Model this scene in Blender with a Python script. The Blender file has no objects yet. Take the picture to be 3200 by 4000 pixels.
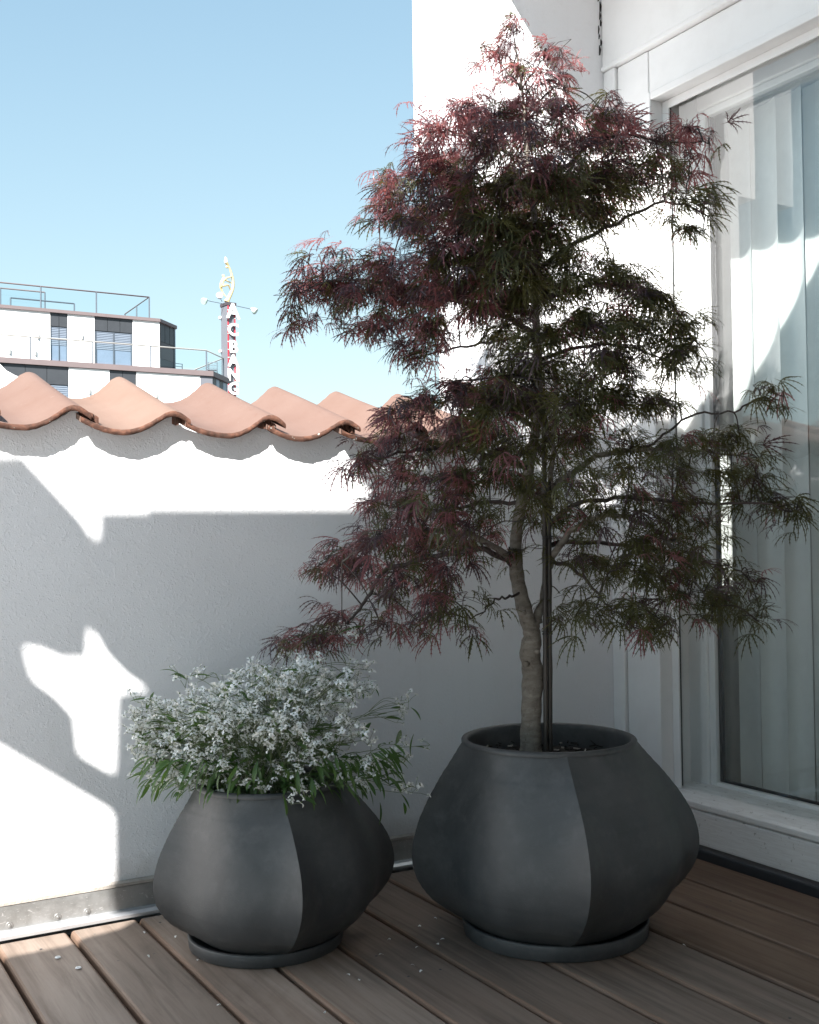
import bpy, bmesh, math, random
import numpy as np
from mathutils import Vector, Matrix

# ------------------------------------------------------------------ camera, sky, sun, exposure
SC = bpy.context.scene
COL = SC.collection
CAM = np.array([0.0, 0.0, 0.85])
YAW, PITCH, ROLL, FPX = math.radians(30.170), math.radians(1.384), math.radians(-0.707), 4407.8
FWD = np.array([math.sin(YAW) * math.cos(PITCH), math.cos(YAW) * math.cos(PITCH), math.sin(PITCH)])
_r = np.array([math.cos(YAW), -math.sin(YAW), 0.0])
_u = np.cross(_r, FWD)
RGT = math.cos(ROLL) * _r + math.sin(ROLL) * _u
UPV = -math.sin(ROLL) * _r + math.cos(ROLL) * _u
cd = bpy.data.cameras.new('camera')
cam = bpy.data.objects.new('camera', cd)
COL.objects.link(cam)
cd.sensor_fit = 'HORIZONTAL'
cd.sensor_width = 36.0
cd.lens = 36.0 * FPX / 3200.0
cd.clip_start, cd.clip_end = 0.05, 9000.0
cam.matrix_world = Matrix(((RGT[0], UPV[0], -FWD[0], CAM[0]), (RGT[1], UPV[1], -FWD[1], CAM[1]),
                           (RGT[2], UPV[2], -FWD[2], CAM[2]), (0, 0, 0, 1)))
SC.camera = cam

SUN_TO = Vector((-1.0, -1.0, 1.195)).normalized()          # towards the sun
SUN_EL = math.asin(SUN_TO.z)
SUN_AZ = math.atan2(SUN_TO.x, SUN_TO.y)
world = bpy.data.worlds.new('World')
SC.world = world
world.use_nodes = True
wn = world.node_tree
wn.nodes.clear()
sky = wn.nodes.new('ShaderNodeTexSky')
sky.sky_type = 'NISHITA'
sky.sun_disc = False
sky.sun_elevation = SUN_EL
sky.sun_rotation = SUN_AZ % (2 * math.pi)
sky.altitude = 1200
sky.air_density = 1.0
sky.dust_density = 0.05
sky.ozone_density = 1.0
bgn = wn.nodes.new('ShaderNodeBackground')
bgn.inputs['Strength'].default_value = 0.122
won = wn.nodes.new('ShaderNodeOutputWorld')
wbal = wn.nodes.new('ShaderNodeMix')            # white balance of the picture
wbal.data_type = 'RGBA'; wbal.blend_type = 'MULTIPLY'; wbal.inputs[0].default_value = 1.0
wbal.inputs[7].default_value = (0.93, 1.065, 1.055, 1)
SKY_S, SKY_K = 0.122, 3.0                        # soft highlight roll-off of the sky: c / (1 + k c)
_den = wn.nodes.new('ShaderNodeVectorMath'); _den.operation = 'MULTIPLY_ADD'
_den.inputs[1].default_value = (SKY_S * SKY_K,) * 3
_den.inputs[2].default_value = (1.0, 1.0, 1.0)
_div = wn.nodes.new('ShaderNodeVectorMath'); _div.operation = 'DIVIDE'
wn.links.new(sky.outputs[0], _den.inputs[0])
wn.links.new(sky.outputs[0], _div.inputs[0])
wn.links.new(_den.outputs[0], _div.inputs[1])
wn.links.new(_div.outputs[0], wbal.inputs[6])
wn.links.new(wbal.outputs[2], bgn.inputs[0])
wn.links.new(bgn.outputs[0], won.inputs[0])

sd = bpy.data.lights.new('sun', 'SUN')
sd.energy = 4.0
sd.angle = math.radians(0.5)
sd.color = (1.0, 0.965, 0.92)
sun = bpy.data.objects.new('sun', sd)
COL.objects.link(sun)
sun.rotation_euler = (-SUN_TO).to_track_quat('-Z', 'Y').to_euler()
sun.location = (-6, -6, 9)

SC.view_settings.view_transform = 'Standard'
SC.view_settings.look = 'None'
SC.view_settings.exposure = 2.12
SC.view_settings.gamma = 1.0
SC.view_settings.use_curve_mapping = False
SC.cycles.max_bounces = 10
SC.cycles.transparent_max_bounces = 24
SC.cycles.diffuse_bounces = 5
SC.cycles.caustics_reflective = False
SC.cycles.caustics_refractive = False

random.seed(7)
RNG = np.random.default_rng(11)

# ------------------------------------------------------------------ helpers
def ray(x, y):
    return FWD + RGT * ((x - 1600) / FPX) - UPV * ((y - 2000) / FPX)

def at(x, y, axis, val):
    """survey: where the sight line through photo point (x, y) meets the plane axis = val"""
    d = ray(x, y)
    t = (val - CAM[axis]) / d[axis]
    return CAM + d * t

def atd(x, y, depth):
    d = ray(x, y)
    return CAM + d * (depth / (d @ FWD))

def link(o, parent=None):
    COL.objects.link(o)
    if parent is not None:
        o.parent = parent
        o.matrix_parent_inverse = world_of(parent).inverted()
    return o

def world_of(o):
    m = Matrix.LocRotScale(o.location, o.rotation_euler, o.scale)
    if o.parent is not None:
        m = world_of(o.parent) @ o.matrix_parent_inverse @ m
    return m

def tag(o, label=None, cat=None, group=None, kind=None):
    if label: o['label'] = label
    if cat: o['category'] = cat
    if group: o['group'] = group
    if kind: o['kind'] = kind
    return o

def empty(name, loc, label=None, cat=None, group=None, kind=None):
    o = bpy.data.objects.new(name, None)
    o.empty_display_size = 0.1
    o.location = loc
    COL.objects.link(o)
    return tag(o, label, cat, group, kind)

class MB:
    def __init__(self):
        self.v, self.f, self.m, self.s = [], [], [], []
    def add(self, vs, fs, mi=0, smooth=False):
        n = len(self.v)
        self.v += [tuple(map(float, p)) for p in vs]
        for f in fs:
            self.f.append(tuple(i + n for i in f))
            self.m.append(mi)
            self.s.append(smooth)
        return self
    def box(self, x0, x1, y0, y1, z0, z1, mi=0):
        vs = [(x0, y0, z0), (x1, y0, z0), (x1, y1, z0), (x0, y1, z0), (x0, y0, z1), (x1, y0, z1), (x1, y1, z1), (x0, y1, z1)]
        return self.add(vs, [(0, 3, 2, 1), (4, 5, 6, 7), (0, 1, 5, 4), (1, 2, 6, 5), (2, 3, 7, 6), (3, 0, 4, 7)], mi)
    def prism(self, poly, vec, mi=0, smooth=False):
        n = len(poly)
        vs = [tuple(p) for p in poly] + [(p[0] + vec[0], p[1] + vec[1], p[2] + vec[2]) for p in poly]
        self.add(vs, [tuple(range(n - 1, -1, -1)), tuple(range(n, 2 * n))], mi)
        self.add(vs, [(i, (i + 1) % n, n + (i + 1) % n, n + i) for i in range(n)], mi, smooth)
        return self
    def tube(self, pts, rad, seg=8, mi=0, cap=True):
        pts = [Vector(p) for p in pts]
        if not hasattr(rad, '__len__'): rad = [rad] * len(pts)
        vs, fs = [], []
        ref = None
        for i, p in enumerate(pts):
            d = (pts[min(i + 1, len(pts) - 1)] - pts[max(i - 1, 0)])
            d = d.normalized() if d.length > 1e-9 else Vector((0, 0, 1))
            if ref is None:
                ref = d.orthogonal().normalized()
            ref = (ref - d * ref.dot(d))
            ref = ref.normalized() if ref.length > 1e-6 else d.orthogonal().normalized()
            b = d.cross(ref)
            for k in range(seg):
                a = 2 * math.pi * k / seg
                vs.append(p + (ref * math.cos(a) + b * math.sin(a)) * rad[i])
        for i in range(len(pts) - 1):
            for k in range(seg):
                k2 = (k + 1) % seg
                fs.append((i * seg + k, i * seg + k2, (i + 1) * seg + k2, (i + 1) * seg + k))
        self.add(vs, fs, mi, True)
        if cap:
            n = len(vs)
            self.add(vs[:seg], [tuple(range(seg - 1, -1, -1))], mi)
            self.add(vs[-seg:], [tuple(range(seg))], mi)
        return self
    def lathe(self, prof, c, seg=48, mi=0, close=False):
        vs, fs = [], []
        for r, z in prof:
            for k in range(seg):
                a = 2 * math.pi * k / seg
                vs.append((c[0] + r * math.cos(a), c[1] + r * math.sin(a), c[2] + z))
        for i in range(len(prof) - 1):
            for k in range(seg):
                k2 = (k + 1) % seg
                fs.append((i * seg + k, i * seg + k2, (i + 1) * seg + k2, (i + 1) * seg + k))
        return self.add(vs, fs, mi, True)
    def ball(self, c, r, seg=10, rings=6, mi=0):
        r = r if hasattr(r, '__len__') else (r, r, r)
        vs, fs = [], []
        for i in range(rings + 1):
            t = math.pi * i / rings
            for k in range(seg):
                a = 2 * math.pi * k / seg
                vs.append((c[0] + r[0] * math.sin(t) * math.cos(a), c[1] + r[1] * math.sin(t) * math.sin(a), c[2] + r[2] * math.cos(t)))
        for i in range(rings):
            for k in range(seg):
                k2 = (k + 1) % seg
                fs.append((i * seg + k, (i + 1) * seg + k, (i + 1) * seg + k2, i * seg + k2))
        return self.add(vs, fs, mi, True)
    def mesh(self, name, mats):
        me = bpy.data.meshes.new(name)
        me.from_pydata(self.v, [], self.f)
        for m in (mats if isinstance(mats, (list, tuple)) else [mats]):
            me.materials.append(m)
        me.polygons.foreach_set('material_index', self.m)
        me.polygons.foreach_set('use_smooth', self.s)
        me.update()
        return me
    def build(self, name, mats, parent=None, bevel=0.0, seg=2):
        o = bpy.data.objects.new(name, self.mesh(name, mats))
        link(o, parent)
        if bevel:
            md = o.modifiers.new('edge', 'BEVEL')
            md.width = bevel
            md.segments = seg
            md.limit_method = 'ANGLE'
            md.angle_limit = math.radians(40)
        return o

def tri_object(name, V, T, mats, mi=None, parent=None, smooth=True):
    me = bpy.data.meshes.new(name)
    V = np.asarray(V, np.float32)
    T = np.asarray(T, np.int32)
    me.vertices.add(len(V)); me.vertices.foreach_set('co', V.ravel())
    me.loops.add(len(T) * 3); me.loops.foreach_set('vertex_index', T.ravel())
    me.polygons.add(len(T)); me.polygons.foreach_set('loop_start', np.arange(0, len(T) * 3, 3, dtype=np.int32))
    me.polygons.foreach_set('loop_total', np.full(len(T), 3, np.int32))
    for m in mats: me.materials.append(m)
    if mi is not None: me.polygons.foreach_set('material_index', np.asarray(mi, np.int32))
    me.polygons.foreach_set('use_smooth', np.full(len(T), smooth))
    me.update(calc_edges=True)
    me.validate()
    o = bpy.data.objects.new(name, me)
    return link(o, parent)

# ------------------------------------------------------------------ materials
class NT:
    def __init__(self, name):
        self.mat = bpy.data.materials.new(name)
        self.mat.use_nodes = True
        self.t = self.mat.node_tree
        self.t.nodes.clear()
        self.out = self.t.nodes.new('ShaderNodeOutputMaterial')
        self.p = self.t.nodes.new('ShaderNodeBsdfPrincipled')
        self.t.links.new(self.p.outputs[0], self.out.inputs[0])
        self._co = None
    def n(self, typ, **kw):
        nd = self.t.nodes.new(typ)
        for k, v in kw.items():
            if k in nd.inputs.keys() if isinstance(k, str) else False:
                nd.inputs[k].default_value = v
            else:
                setattr(nd, k, v)
        return nd
    def l(self, a, b): self.t.links.new(a, b)
    def co(self, scale=(1, 1, 1), obj=False):
        if obj:
            tc = self.n('ShaderNodeTexCoord').outputs['Object']
        else:
            tc = self.n('ShaderNodeNewGeometry').outputs['Position']
        mp = self.n('ShaderNodeMapping')
        mp.inputs['Scale'].default_value = scale
        self.l(tc, mp.inputs[0])
        return mp.outputs[0]
    def noise(self, scale, detail=4, rough=0.55, co=None, dist=0.0):
        nd = self.n('ShaderNodeTexNoise')
        nd.inputs['Scale'].default_value = scale
        nd.inputs['Detail'].default_value = detail
        nd.inputs['Roughness'].default_value = rough
        nd.inputs['Distortion'].default_value = dist
        self.l(co if co is not None else self.co(), nd.inputs['Vector'])
        return nd.outputs['Fac']
    def ramp(self, fac, stops):
        r = self.n('ShaderNodeValToRGB')
        e = r.color_ramp.elements
        while len(e) < len(stops): e.new(0.5)
        for i, (p, c) in enumerate(stops):
            e[i].position = p
            e[i].color = (c[0], c[1], c[2], 1) if hasattr(c, '__len__') else (c, c, c, 1)
        self.l(fac, r.inputs[0])
        return r.outputs[0]
    def mix(self, fac, a, b, mode='MIX'):
        m = self.n('ShaderNodeMix')
        m.data_type = 'RGBA'
        m.blend_type = mode
        for s, v in ((0, fac), (6, a), (7, b)):
            if hasattr(v, 'is_linked') or hasattr(v, 'links'):
                self.l(v, m.inputs[s])
            elif s == 0:
                m.inputs[0].default_value = v
            else:
                m.inputs[s].default_value = (v[0], v[1], v[2], 1)
        return m.outputs[2]
    def math(self, op, a, b=0.0):
        m = self.n('ShaderNodeMath')
        m.operation = op
        for s, v in ((0, a), (1, b)):
            if hasattr(v, 'links'): self.l(v, m.inputs[s])
            else: m.inputs[s].default_value = v
        return m.outputs[0]
    def bump(self, h, strength, dist, prev=None):
        b = self.n('ShaderNodeBump')
        b.inputs['Strength'].default_value = strength
        b.inputs['Distance'].default_value = dist
        self.l(h, b.inputs['Height'])
        if prev is not None: self.l(prev, b.inputs['Normal'])
        return b.outputs[0]
    def set(self, color=None, rough=0.6, metal=0.0, normal=None, spec=None):
        if color is not None:
            if hasattr(color, 'links'): self.l(color, self.p.inputs['Base Color'])
            else: self.p.inputs['Base Color'].default_value = (color[0], color[1], color[2], 1)
        if hasattr(rough, 'links'): self.l(rough, self.p.inputs['Roughness'])
        else: self.p.inputs['Roughness'].default_value = rough
        self.p.inputs['Metallic'].default_value = metal
        if normal is not None: self.l(normal, self.p.inputs['Normal'])
        if spec is not None: self.p.inputs['Specular IOR Level'].default_value = spec
        return self.mat

def mat_plaster():
    t = NT('white_plaster')
    big = t.noise(2.2, 5, 0.6)
    mid = t.noise(34, 4, 0.6)
    fine = t.noise(330, 2, 0.5)
    sp = t.noise(150, 1, 0.4)
    peb = t.ramp(sp, [(0.56, 0), (0.68, 1)])
    c = t.mix(t.ramp(big, [(0.35, 0), (0.7, 1)]), (0.85, 0.855, 0.875), (0.81, 0.815, 0.835))
    c = t.mix(t.ramp(mid, [(0.58, 0), (0.8, 0.35)]), c, (0.77, 0.765, 0.76))
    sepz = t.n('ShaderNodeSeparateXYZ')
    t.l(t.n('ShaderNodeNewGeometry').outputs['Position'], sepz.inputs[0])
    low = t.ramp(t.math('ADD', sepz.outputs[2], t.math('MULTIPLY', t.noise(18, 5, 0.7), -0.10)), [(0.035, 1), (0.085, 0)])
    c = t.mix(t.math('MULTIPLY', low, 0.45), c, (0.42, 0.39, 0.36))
    drip = t.noise(16, 4, 0.6, t.co((1, 1, 0.06)))
    c = t.mix(t.math('MULTIPLY', t.ramp(drip, [(0.58, 0), (0.75, 1)]), 0.10), c, (0.55, 0.53, 0.50))
    n = t.bump(mid, 0.12, 0.003)
    n = t.bump(fine, 0.6, 0.0012, n)
    n = t.bump(peb, 0.38, 0.0012, n)
    return t.set(c, 0.9, normal=n, spec=0.2)

def mat_paint():
    t = NT('white_paint')
    co = t.co((3, 3, 40))
    st = t.noise(9, 4, 0.6, co)
    g = t.noise(5, 5, 0.65)
    c = t.mix(t.ramp(g, [(0.45, 0), (0.75, 1)]), (0.86, 0.86, 0.86), (0.79, 0.785, 0.78))
    n = t.bump(st, 0.25, 0.0012)
    return t.set(c, 0.42, normal=n)

def mat_worn_paint():
    t = NT('worn_white_paint')
    co = t.co((6, 1.2, 22))
    st = t.noise(14, 6, 0.7, co)
    fl = t.noise(60, 4, 0.7)
    flake = t.ramp(fl, [(0.62, 0), (0.70, 1)])
    c = t.mix(t.ramp(st, [(0.4, 0), (0.75, 1)]), (0.83, 0.825, 0.82), (0.68, 0.66, 0.64))
    c = t.mix(t.math('MULTIPLY', flake, 0.75), c, (0.30, 0.27, 0.24))
    n = t.bump(st, 0.4, 0.0015)
    n = t.bump(flake, 0.5, -0.001, n)
    return t.set(c, 0.5, normal=n)

def mat_flat(name, col, rough=0.6, metal=0.0, var=0.12, scale=12, bump=0.0, spec=None):
    t = NT(name)
    g = t.noise(scale, 5, 0.6)
    c = t.mix(t.ramp(g, [(0.3, 0), (0.75, 1)]), col, tuple(v * (1 - var) for v in col))
    n = t.bump(t.noise(scale * 8, 3), bump, 0.002) if bump else None
    return t.set(c, rough, metal, n, spec)

def mat_wood(name, a, b, c3):
    t = NT(name)
    oi = t.n('ShaderNodeObjectInfo').outputs['Random']
    vm = t.n('ShaderNodeVectorMath'); vm.operation = 'ADD'
    cx = t.n('ShaderNodeCombineXYZ')
    t.l(t.math('MULTIPLY', oi, 37.0), cx.inputs[0]); t.l(t.math('MULTIPLY', oi, 91.0), cx.inputs[1])
    geo = t.n('ShaderNodeNewGeometry').outputs['Position']
    t.l(geo, vm.inputs[0]); t.l(cx.outputs[0], vm.inputs[1])
    def mapped(s):
        mp = t.n('ShaderNodeMapping'); mp.inputs['Scale'].default_value = s
        t.l(vm.outputs[0], mp.inputs[0]); return mp.outputs[0]
    grain = t.noise(46, 7, 0.68, mapped((1, 0.045, 1)), 0.6)
    wav = t.noise(9, 5, 0.6, mapped((1, 0.16, 1)), 1.6)
    blot = t.noise(4.5, 4, 0.6, mapped((1, 0.5, 1)))
    col = t.mix(t.ramp(wav, [(0.34, 0), (0.68, 1)]), a, b)
    col = t.mix(t.ramp(grain, [(0.46, 0), (0.70, 0.72)]), col, c3)
    col = t.mix(t.ramp(blot, [(0.40, 0), (0.72, 0.5)]), col, tuple(v * 1.35 for v in a))
    stain = t.noise(2.3, 6, 0.7, None, 0.8)
    col = t.mix(t.ramp(stain, [(0.52, 0), (0.72, 0.45)]), col, tuple(v * 0.8 for v in c3))
    hsv = t.n('ShaderNodeHueSaturation')
    t.l(t.math('ADD', t.math('MULTIPLY', oi, 0.5), 0.75), hsv.inputs['Value'])
    t.l(col, hsv.inputs['Color'])
    n = t.bump(grain, 0.45, 0.0012)
    n = t.bump(wav, 0.25, 0.002, n)
    return t.set(hsv.outputs[0], t.ramp(grain, [(0.3, 0.5), (0.8, 0.75)]), normal=n, spec=0.35)

def mat_pot():
    t = NT('charcoal_fibre_clay')
    a = t.noise(5, 6, 0.65, None, 0.6)
    b = t.noise(28, 5, 0.65)
    pores = t.noise(420, 1, 0.4)
    c = t.mix(t.ramp(a, [(0.32, 0), (0.72, 1)]), (0.030, 0.032, 0.034), (0.078, 0.079, 0.080))
    c = t.mix(t.ramp(b, [(0.5, 0), (0.78, 0.5)]), c, (0.105, 0.106, 0.105))
    n = t.bump(b, 0.12, 0.002)
    n = t.bump(t.ramp(pores, [(0.28, 0), (0.38, 1)]), 0.25, 0.0008, n)
    return t.set(c, t.ramp(a, [(0.3, 0.42), (0.75, 0.58)]), normal=n, spec=0.5)

def mat_tile():
    t = NT('terracotta')
    a = t.noise(7, 5, 0.6)
    b = t.noise(38, 5, 0.7)
    f = t.noise(300, 2)
    c = t.mix(t.ramp(a, [(0.3, 0), (0.7, 1)]), (0.158, 0.098, 0.076), (0.178, 0.117, 0.094))
    c = t.mix(t.ramp(b, [(0.60, 0), (0.74, 0.55)]), c, (0.145, 0.072, 0.050))
    oi = t.n('ShaderNodeObjectInfo').outputs['Random']
    hs = t.n('ShaderNodeHueSaturation')
    t.l(t.math('ADD', t.math('MULTIPLY', oi, 0.010), 0.496), hs.inputs['Hue'])
    t.l(t.math('ADD', t.math('MULTIPLY', oi, 0.20), 0.88), hs.inputs['Value'])
    t.l(c, hs.inputs['Color'])
    sp = t.noise(55, 3, 0.6, None, 1.2)
    c = t.mix(t.ramp(sp, [(0.69, 0), (0.74, 0.5)]), hs.outputs[0], (0.24, 0.19, 0.16))
    n = t.bump(b, 0.2, 0.002)
    n = t.bump(f, 0.25, 0.001, n)
    return t.set(c, 0.7, normal=n, spec=0.3)

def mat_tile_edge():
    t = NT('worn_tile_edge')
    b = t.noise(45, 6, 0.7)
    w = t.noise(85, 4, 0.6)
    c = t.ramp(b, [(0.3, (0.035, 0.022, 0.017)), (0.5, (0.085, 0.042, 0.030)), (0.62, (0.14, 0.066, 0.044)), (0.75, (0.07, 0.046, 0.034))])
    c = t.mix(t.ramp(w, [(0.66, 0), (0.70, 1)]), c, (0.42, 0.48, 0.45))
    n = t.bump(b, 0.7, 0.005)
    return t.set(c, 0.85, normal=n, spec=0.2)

def mat_metal():
    t = NT('scratched_zinc')
    a = t.noise(12, 6, 0.7)
    s = t.noise(120, 3, 0.6, t.co((0.4, 1, 1)), 2.5)
    c = t.mix(t.ramp(a, [(0.35, 0), (0.7, 1)]), (0.34, 0.34, 0.33), (0.50, 0.50, 0.50))
    c = t.mix(t.ramp(s, [(0.63, 0), (0.68, 0.7)]), c, (0.75, 0.75, 0.75))
    return t.set(c, t.ramp(a, [(0.3, 0.38), (0.7, 0.6)]), 0.75, t.bump(s, 0.2, 0.001))

def mat_glass(name, tint, ior=1.9):
    m = bpy.data.materials.new(name)
    m.use_nodes = True
    t = m.node_tree
    t.nodes.clear()
    o = t.nodes.new('ShaderNodeOutputMaterial')
    tr = t.nodes.new('ShaderNodeBsdfTransparent'); tr.inputs[0].default_value = (*tint, 1)
    gl = t.nodes.new('ShaderNodeBsdfGlossy'); gl.inputs['Roughness'].default_value = 0.004
    gl.inputs['Color'].default_value = (1, 1, 1, 1)
    f0 = ((ior - 1) / (ior + 1)) ** 2
    lw = t.nodes.new('ShaderNodeLayerWeight'); lw.inputs['Blend'].default_value = 0.5
    pw = t.nodes.new('ShaderNodeMath'); pw.operation = 'POWER'; pw.inputs[1].default_value = 5.0
    t.links.new(lw.outputs['Facing'], pw.inputs[0])
    fr = t.nodes.new('ShaderNodeMath'); fr.operation = 'MULTIPLY_ADD'; fr.inputs[1].default_value = 1 - f0; fr.inputs[2].default_value = f0
    t.links.new(pw.outputs[0], fr.inputs[0])
    ns = t.nodes.new('ShaderNodeTexNoise'); ns.inputs['Scale'].default_value = 3.0; ns.inputs['Detail'].default_value = 1
    ge = t.nodes.new('ShaderNodeNewGeometry'); t.links.new(ge.outputs['Position'], ns.inputs['Vector'])
    bp = t.nodes.new('ShaderNodeBump'); bp.inputs['Strength'].default_value = 0.04; bp.inputs['Distance'].default_value = 0.01
    t.links.new(ns.outputs['Fac'], bp.inputs['Height']); t.links.new(bp.outputs[0], gl.inputs['Normal'])
    mx = t.nodes.new('ShaderNodeMixShader')
    t.links.new(fr.outputs[0], mx.inputs[0]); t.links.new(tr.outputs[0], mx.inputs[1]); t.links.new(gl.outputs[0], mx.inputs[2])
    t.links.new(mx.outputs[0], o.inputs[0])
    return m

def mat_leafy(name, col, trans, rough=0.45, w=0.35, var=0.35):
    t = NT(name)
    oi = t.n('ShaderNodeObjectInfo').outputs['Random']
    g = t.noise(30, 3, 0.6)
    c = t.mix(t.ramp(g, [(0.3, 0), (0.7, 1)]), tuple(v * (1 - var) for v in col), tuple(v * (1 + var) for v in col))
    t.set(c, rough, spec=0.4)
    tl = t.n('ShaderNodeBsdfTranslucent')
    tl.inputs[0].default_value = (*trans, 1)
    mx = t.n('ShaderNodeMixShader')
    mx.inputs[0].default_value = w
    t.l(t.p.outputs[0], mx.inputs[1]); t.l(tl.outputs[0], mx.inputs[2]); t.l(mx.outputs[0], t.out.inputs[0])
    return t.mat

def mat_bark():
    t = NT('grey_brown_bark')
    a = t.noise(30, 6, 0.7, t.co((1, 1, 2.6)))
    b = t.noise(140, 4, 0.65, t.co((1, 1, 0.5)))
    c = t.ramp(a, [(0.3, (0.10, 0.085, 0.07)), (0.55, (0.19, 0.17, 0.145)), (0.75, (0.27, 0.25, 0.22))])
    c = t.mix(t.ramp(b, [(0.58, 0), (0.72, 0.7)]), c, (0.06, 0.05, 0.042))
    n = t.bump(a, 0.5, 0.004)
    n = t.bump(b, 0.5, 0.0015, n)
    return t.set(c, 0.8, normal=n, spec=0.25)

M = dict(
    plaster=mat_plaster(), paint=mat_paint(), worn=mat_worn_paint(), pot=mat_pot(), tile=mat_tile(), tile_edge=mat_tile_edge(),
    metal=mat_metal(), bark=mat_bark(),
    wood_grey=mat_wood('weathered_skylit_hardwood', (0.205, 0.156, 0.124), (0.305, 0.246, 0.205), (0.105, 0.077, 0.060)),
    wood_mid=mat_wood('mid_brown_hardwood', (0.150, 0.110, 0.086), (0.225, 0.175, 0.142), (0.070, 0.049, 0.038)),
    wood_brown=mat_wood('brown_hardwood', (0.135, 0.082, 0.054), (0.180, 0.116, 0.078), (0.080, 0.045, 0.028)),
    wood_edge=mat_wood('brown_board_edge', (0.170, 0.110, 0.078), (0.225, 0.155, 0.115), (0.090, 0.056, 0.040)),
    mortar=mat_flat('lime_mortar', (0.42, 0.38, 0.34), 0.9, bump=0.6, scale=40, var=0.4),
    dark=mat_flat('dark_underlay', (0.012, 0.012, 0.012), 0.9),
    rubber=mat_flat('black_gasket', (0.018, 0.018, 0.02), 0.6),
    lead=mat_flat('dark_lead_flashing', (0.045, 0.048, 0.055), 0.55, 0.2, 0.3),
    glass=mat_glass('window_glass', (0.97, 0.99, 0.985), 1.95),
    railglass=mat_glass('balustrade_glass', (0.90, 0.96, 0.97), 1.45),
    blind=mat_leafy('white_blind_fabric', (0.88, 0.90, 0.89), (0.62, 0.65, 0.63), 0.8, 0.22, 0.04),
    room=mat_flat('room_paint', (0.72, 0.72, 0.70), 0.9),
    soil=mat_flat('potting_compost', (0.022, 0.017, 0.013), 0.95, bump=1.0, scale=60, var=0.6),
    cane=mat_flat('dark_bamboo', (0.040, 0.032, 0.026), 0.5, var=0.5, scale=25),
    facade=mat_flat('white_facade', (0.80, 0.80, 0.79), 0.7, var=0.03, scale=1),
    zinc_panel=mat_flat('dark_zinc_panel', (0.055, 0.060, 0.068), 0.5, 0.3, 0.2, 2),
    cap=mat_flat('brown_grey_roof_edge', (0.16, 0.125, 0.125), 0.6, var=0.1, scale=2),
    steel=mat_flat('rail_steel', (0.14, 0.16, 0.19), 0.4, 0.6, 0.1),
    lightrail=mat_flat('pale_handrail', (0.55, 0.52, 0.48), 0.4, 0.3, 0.1),
    winblue=mat_flat('blue_window_blind', (0.16, 0.21, 0.28), 0.35, 0.0, 0.15, 3),
    slatgrey=mat_flat('outdoor_slat', (0.24, 0.28, 0.34), 0.4, 0.2, 0.1, 3),
    towergrey=mat_flat('tower_grey_panel', (0.14, 0.145, 0.165), 0.6, var=0.06, scale=2),
    towerred=mat_flat('red_strip', (0.42, 0.035, 0.055), 0.4, var=0.1, scale=4),
    towerdark=mat_flat('tower_dark', (0.06, 0.05, 0.055), 0.5),
    letter=mat_flat('white_letter', (0.82, 0.82, 0.82), 0.4, var=0.02),
    gold=mat_flat('gilded_bronze', (0.74, 0.60, 0.32), 0.35, 0.35, 0.15, 3),
    lampgreen=mat_flat('pale_green_lamp', (0.45, 0.58, 0.52), 0.35, 0.1, 0.1),
    ground=mat_flat('city_ground', (0.16, 0.155, 0.15), 0.9, var=0.4, scale=0.05),
    sunshield=mat_flat('added_sunshield_grey', (0.40, 0.40, 0.40), 0.9, var=0.05),
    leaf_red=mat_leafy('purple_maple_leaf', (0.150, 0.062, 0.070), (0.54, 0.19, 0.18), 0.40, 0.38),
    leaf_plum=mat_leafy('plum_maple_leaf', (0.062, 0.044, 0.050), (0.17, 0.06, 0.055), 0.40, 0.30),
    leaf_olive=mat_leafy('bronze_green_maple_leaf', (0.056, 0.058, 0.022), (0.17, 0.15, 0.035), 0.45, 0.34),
    twig=mat_flat('dark_red_twig', (0.045, 0.030, 0.026), 0.6, var=0.3, scale=20),
    petal=mat_leafy('white_bract', (0.90, 0.90, 0.885), (0.88, 0.89, 0.83), 0.6, 0.25, 0.01),
    green=mat_leafy('green_leaf', (0.060, 0.115, 0.036), (0.17, 0.32, 0.045), 0.4, 0.30),
    greentip=mat_leafy('green_bud', (0.10, 0.16, 0.04), (0.18, 0.26, 0.05), 0.5, 0.3),
    stem=mat_leafy('green_stem', (0.20, 0.24, 0.13), (0.14, 0.18, 0.06), 0.5, 0.15),
)

WY = 2.570          # face of the rear wall
DX = 2.186          # face of the door wall

# ------------------------------------------------------------------ ground, deck
g = MB(); g.add([(-4000, -4000, -13), (4000, -4000, -13), (4000, 4000, -13), (-4000, 4000, -13)], [(0, 1, 2, 3)])
tag(g.build('ground', M['ground']), kind='structure', label='grey city ground far below the roof terrace')

slab = MB(); slab.box(-3.0, DX - 0.012, -3.0, WY + 0.2, -0.30, -0.035)
tag(slab.build('terrace_slab', M['dark']), kind='structure', label='dark roof slab under the deck boards')

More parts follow.
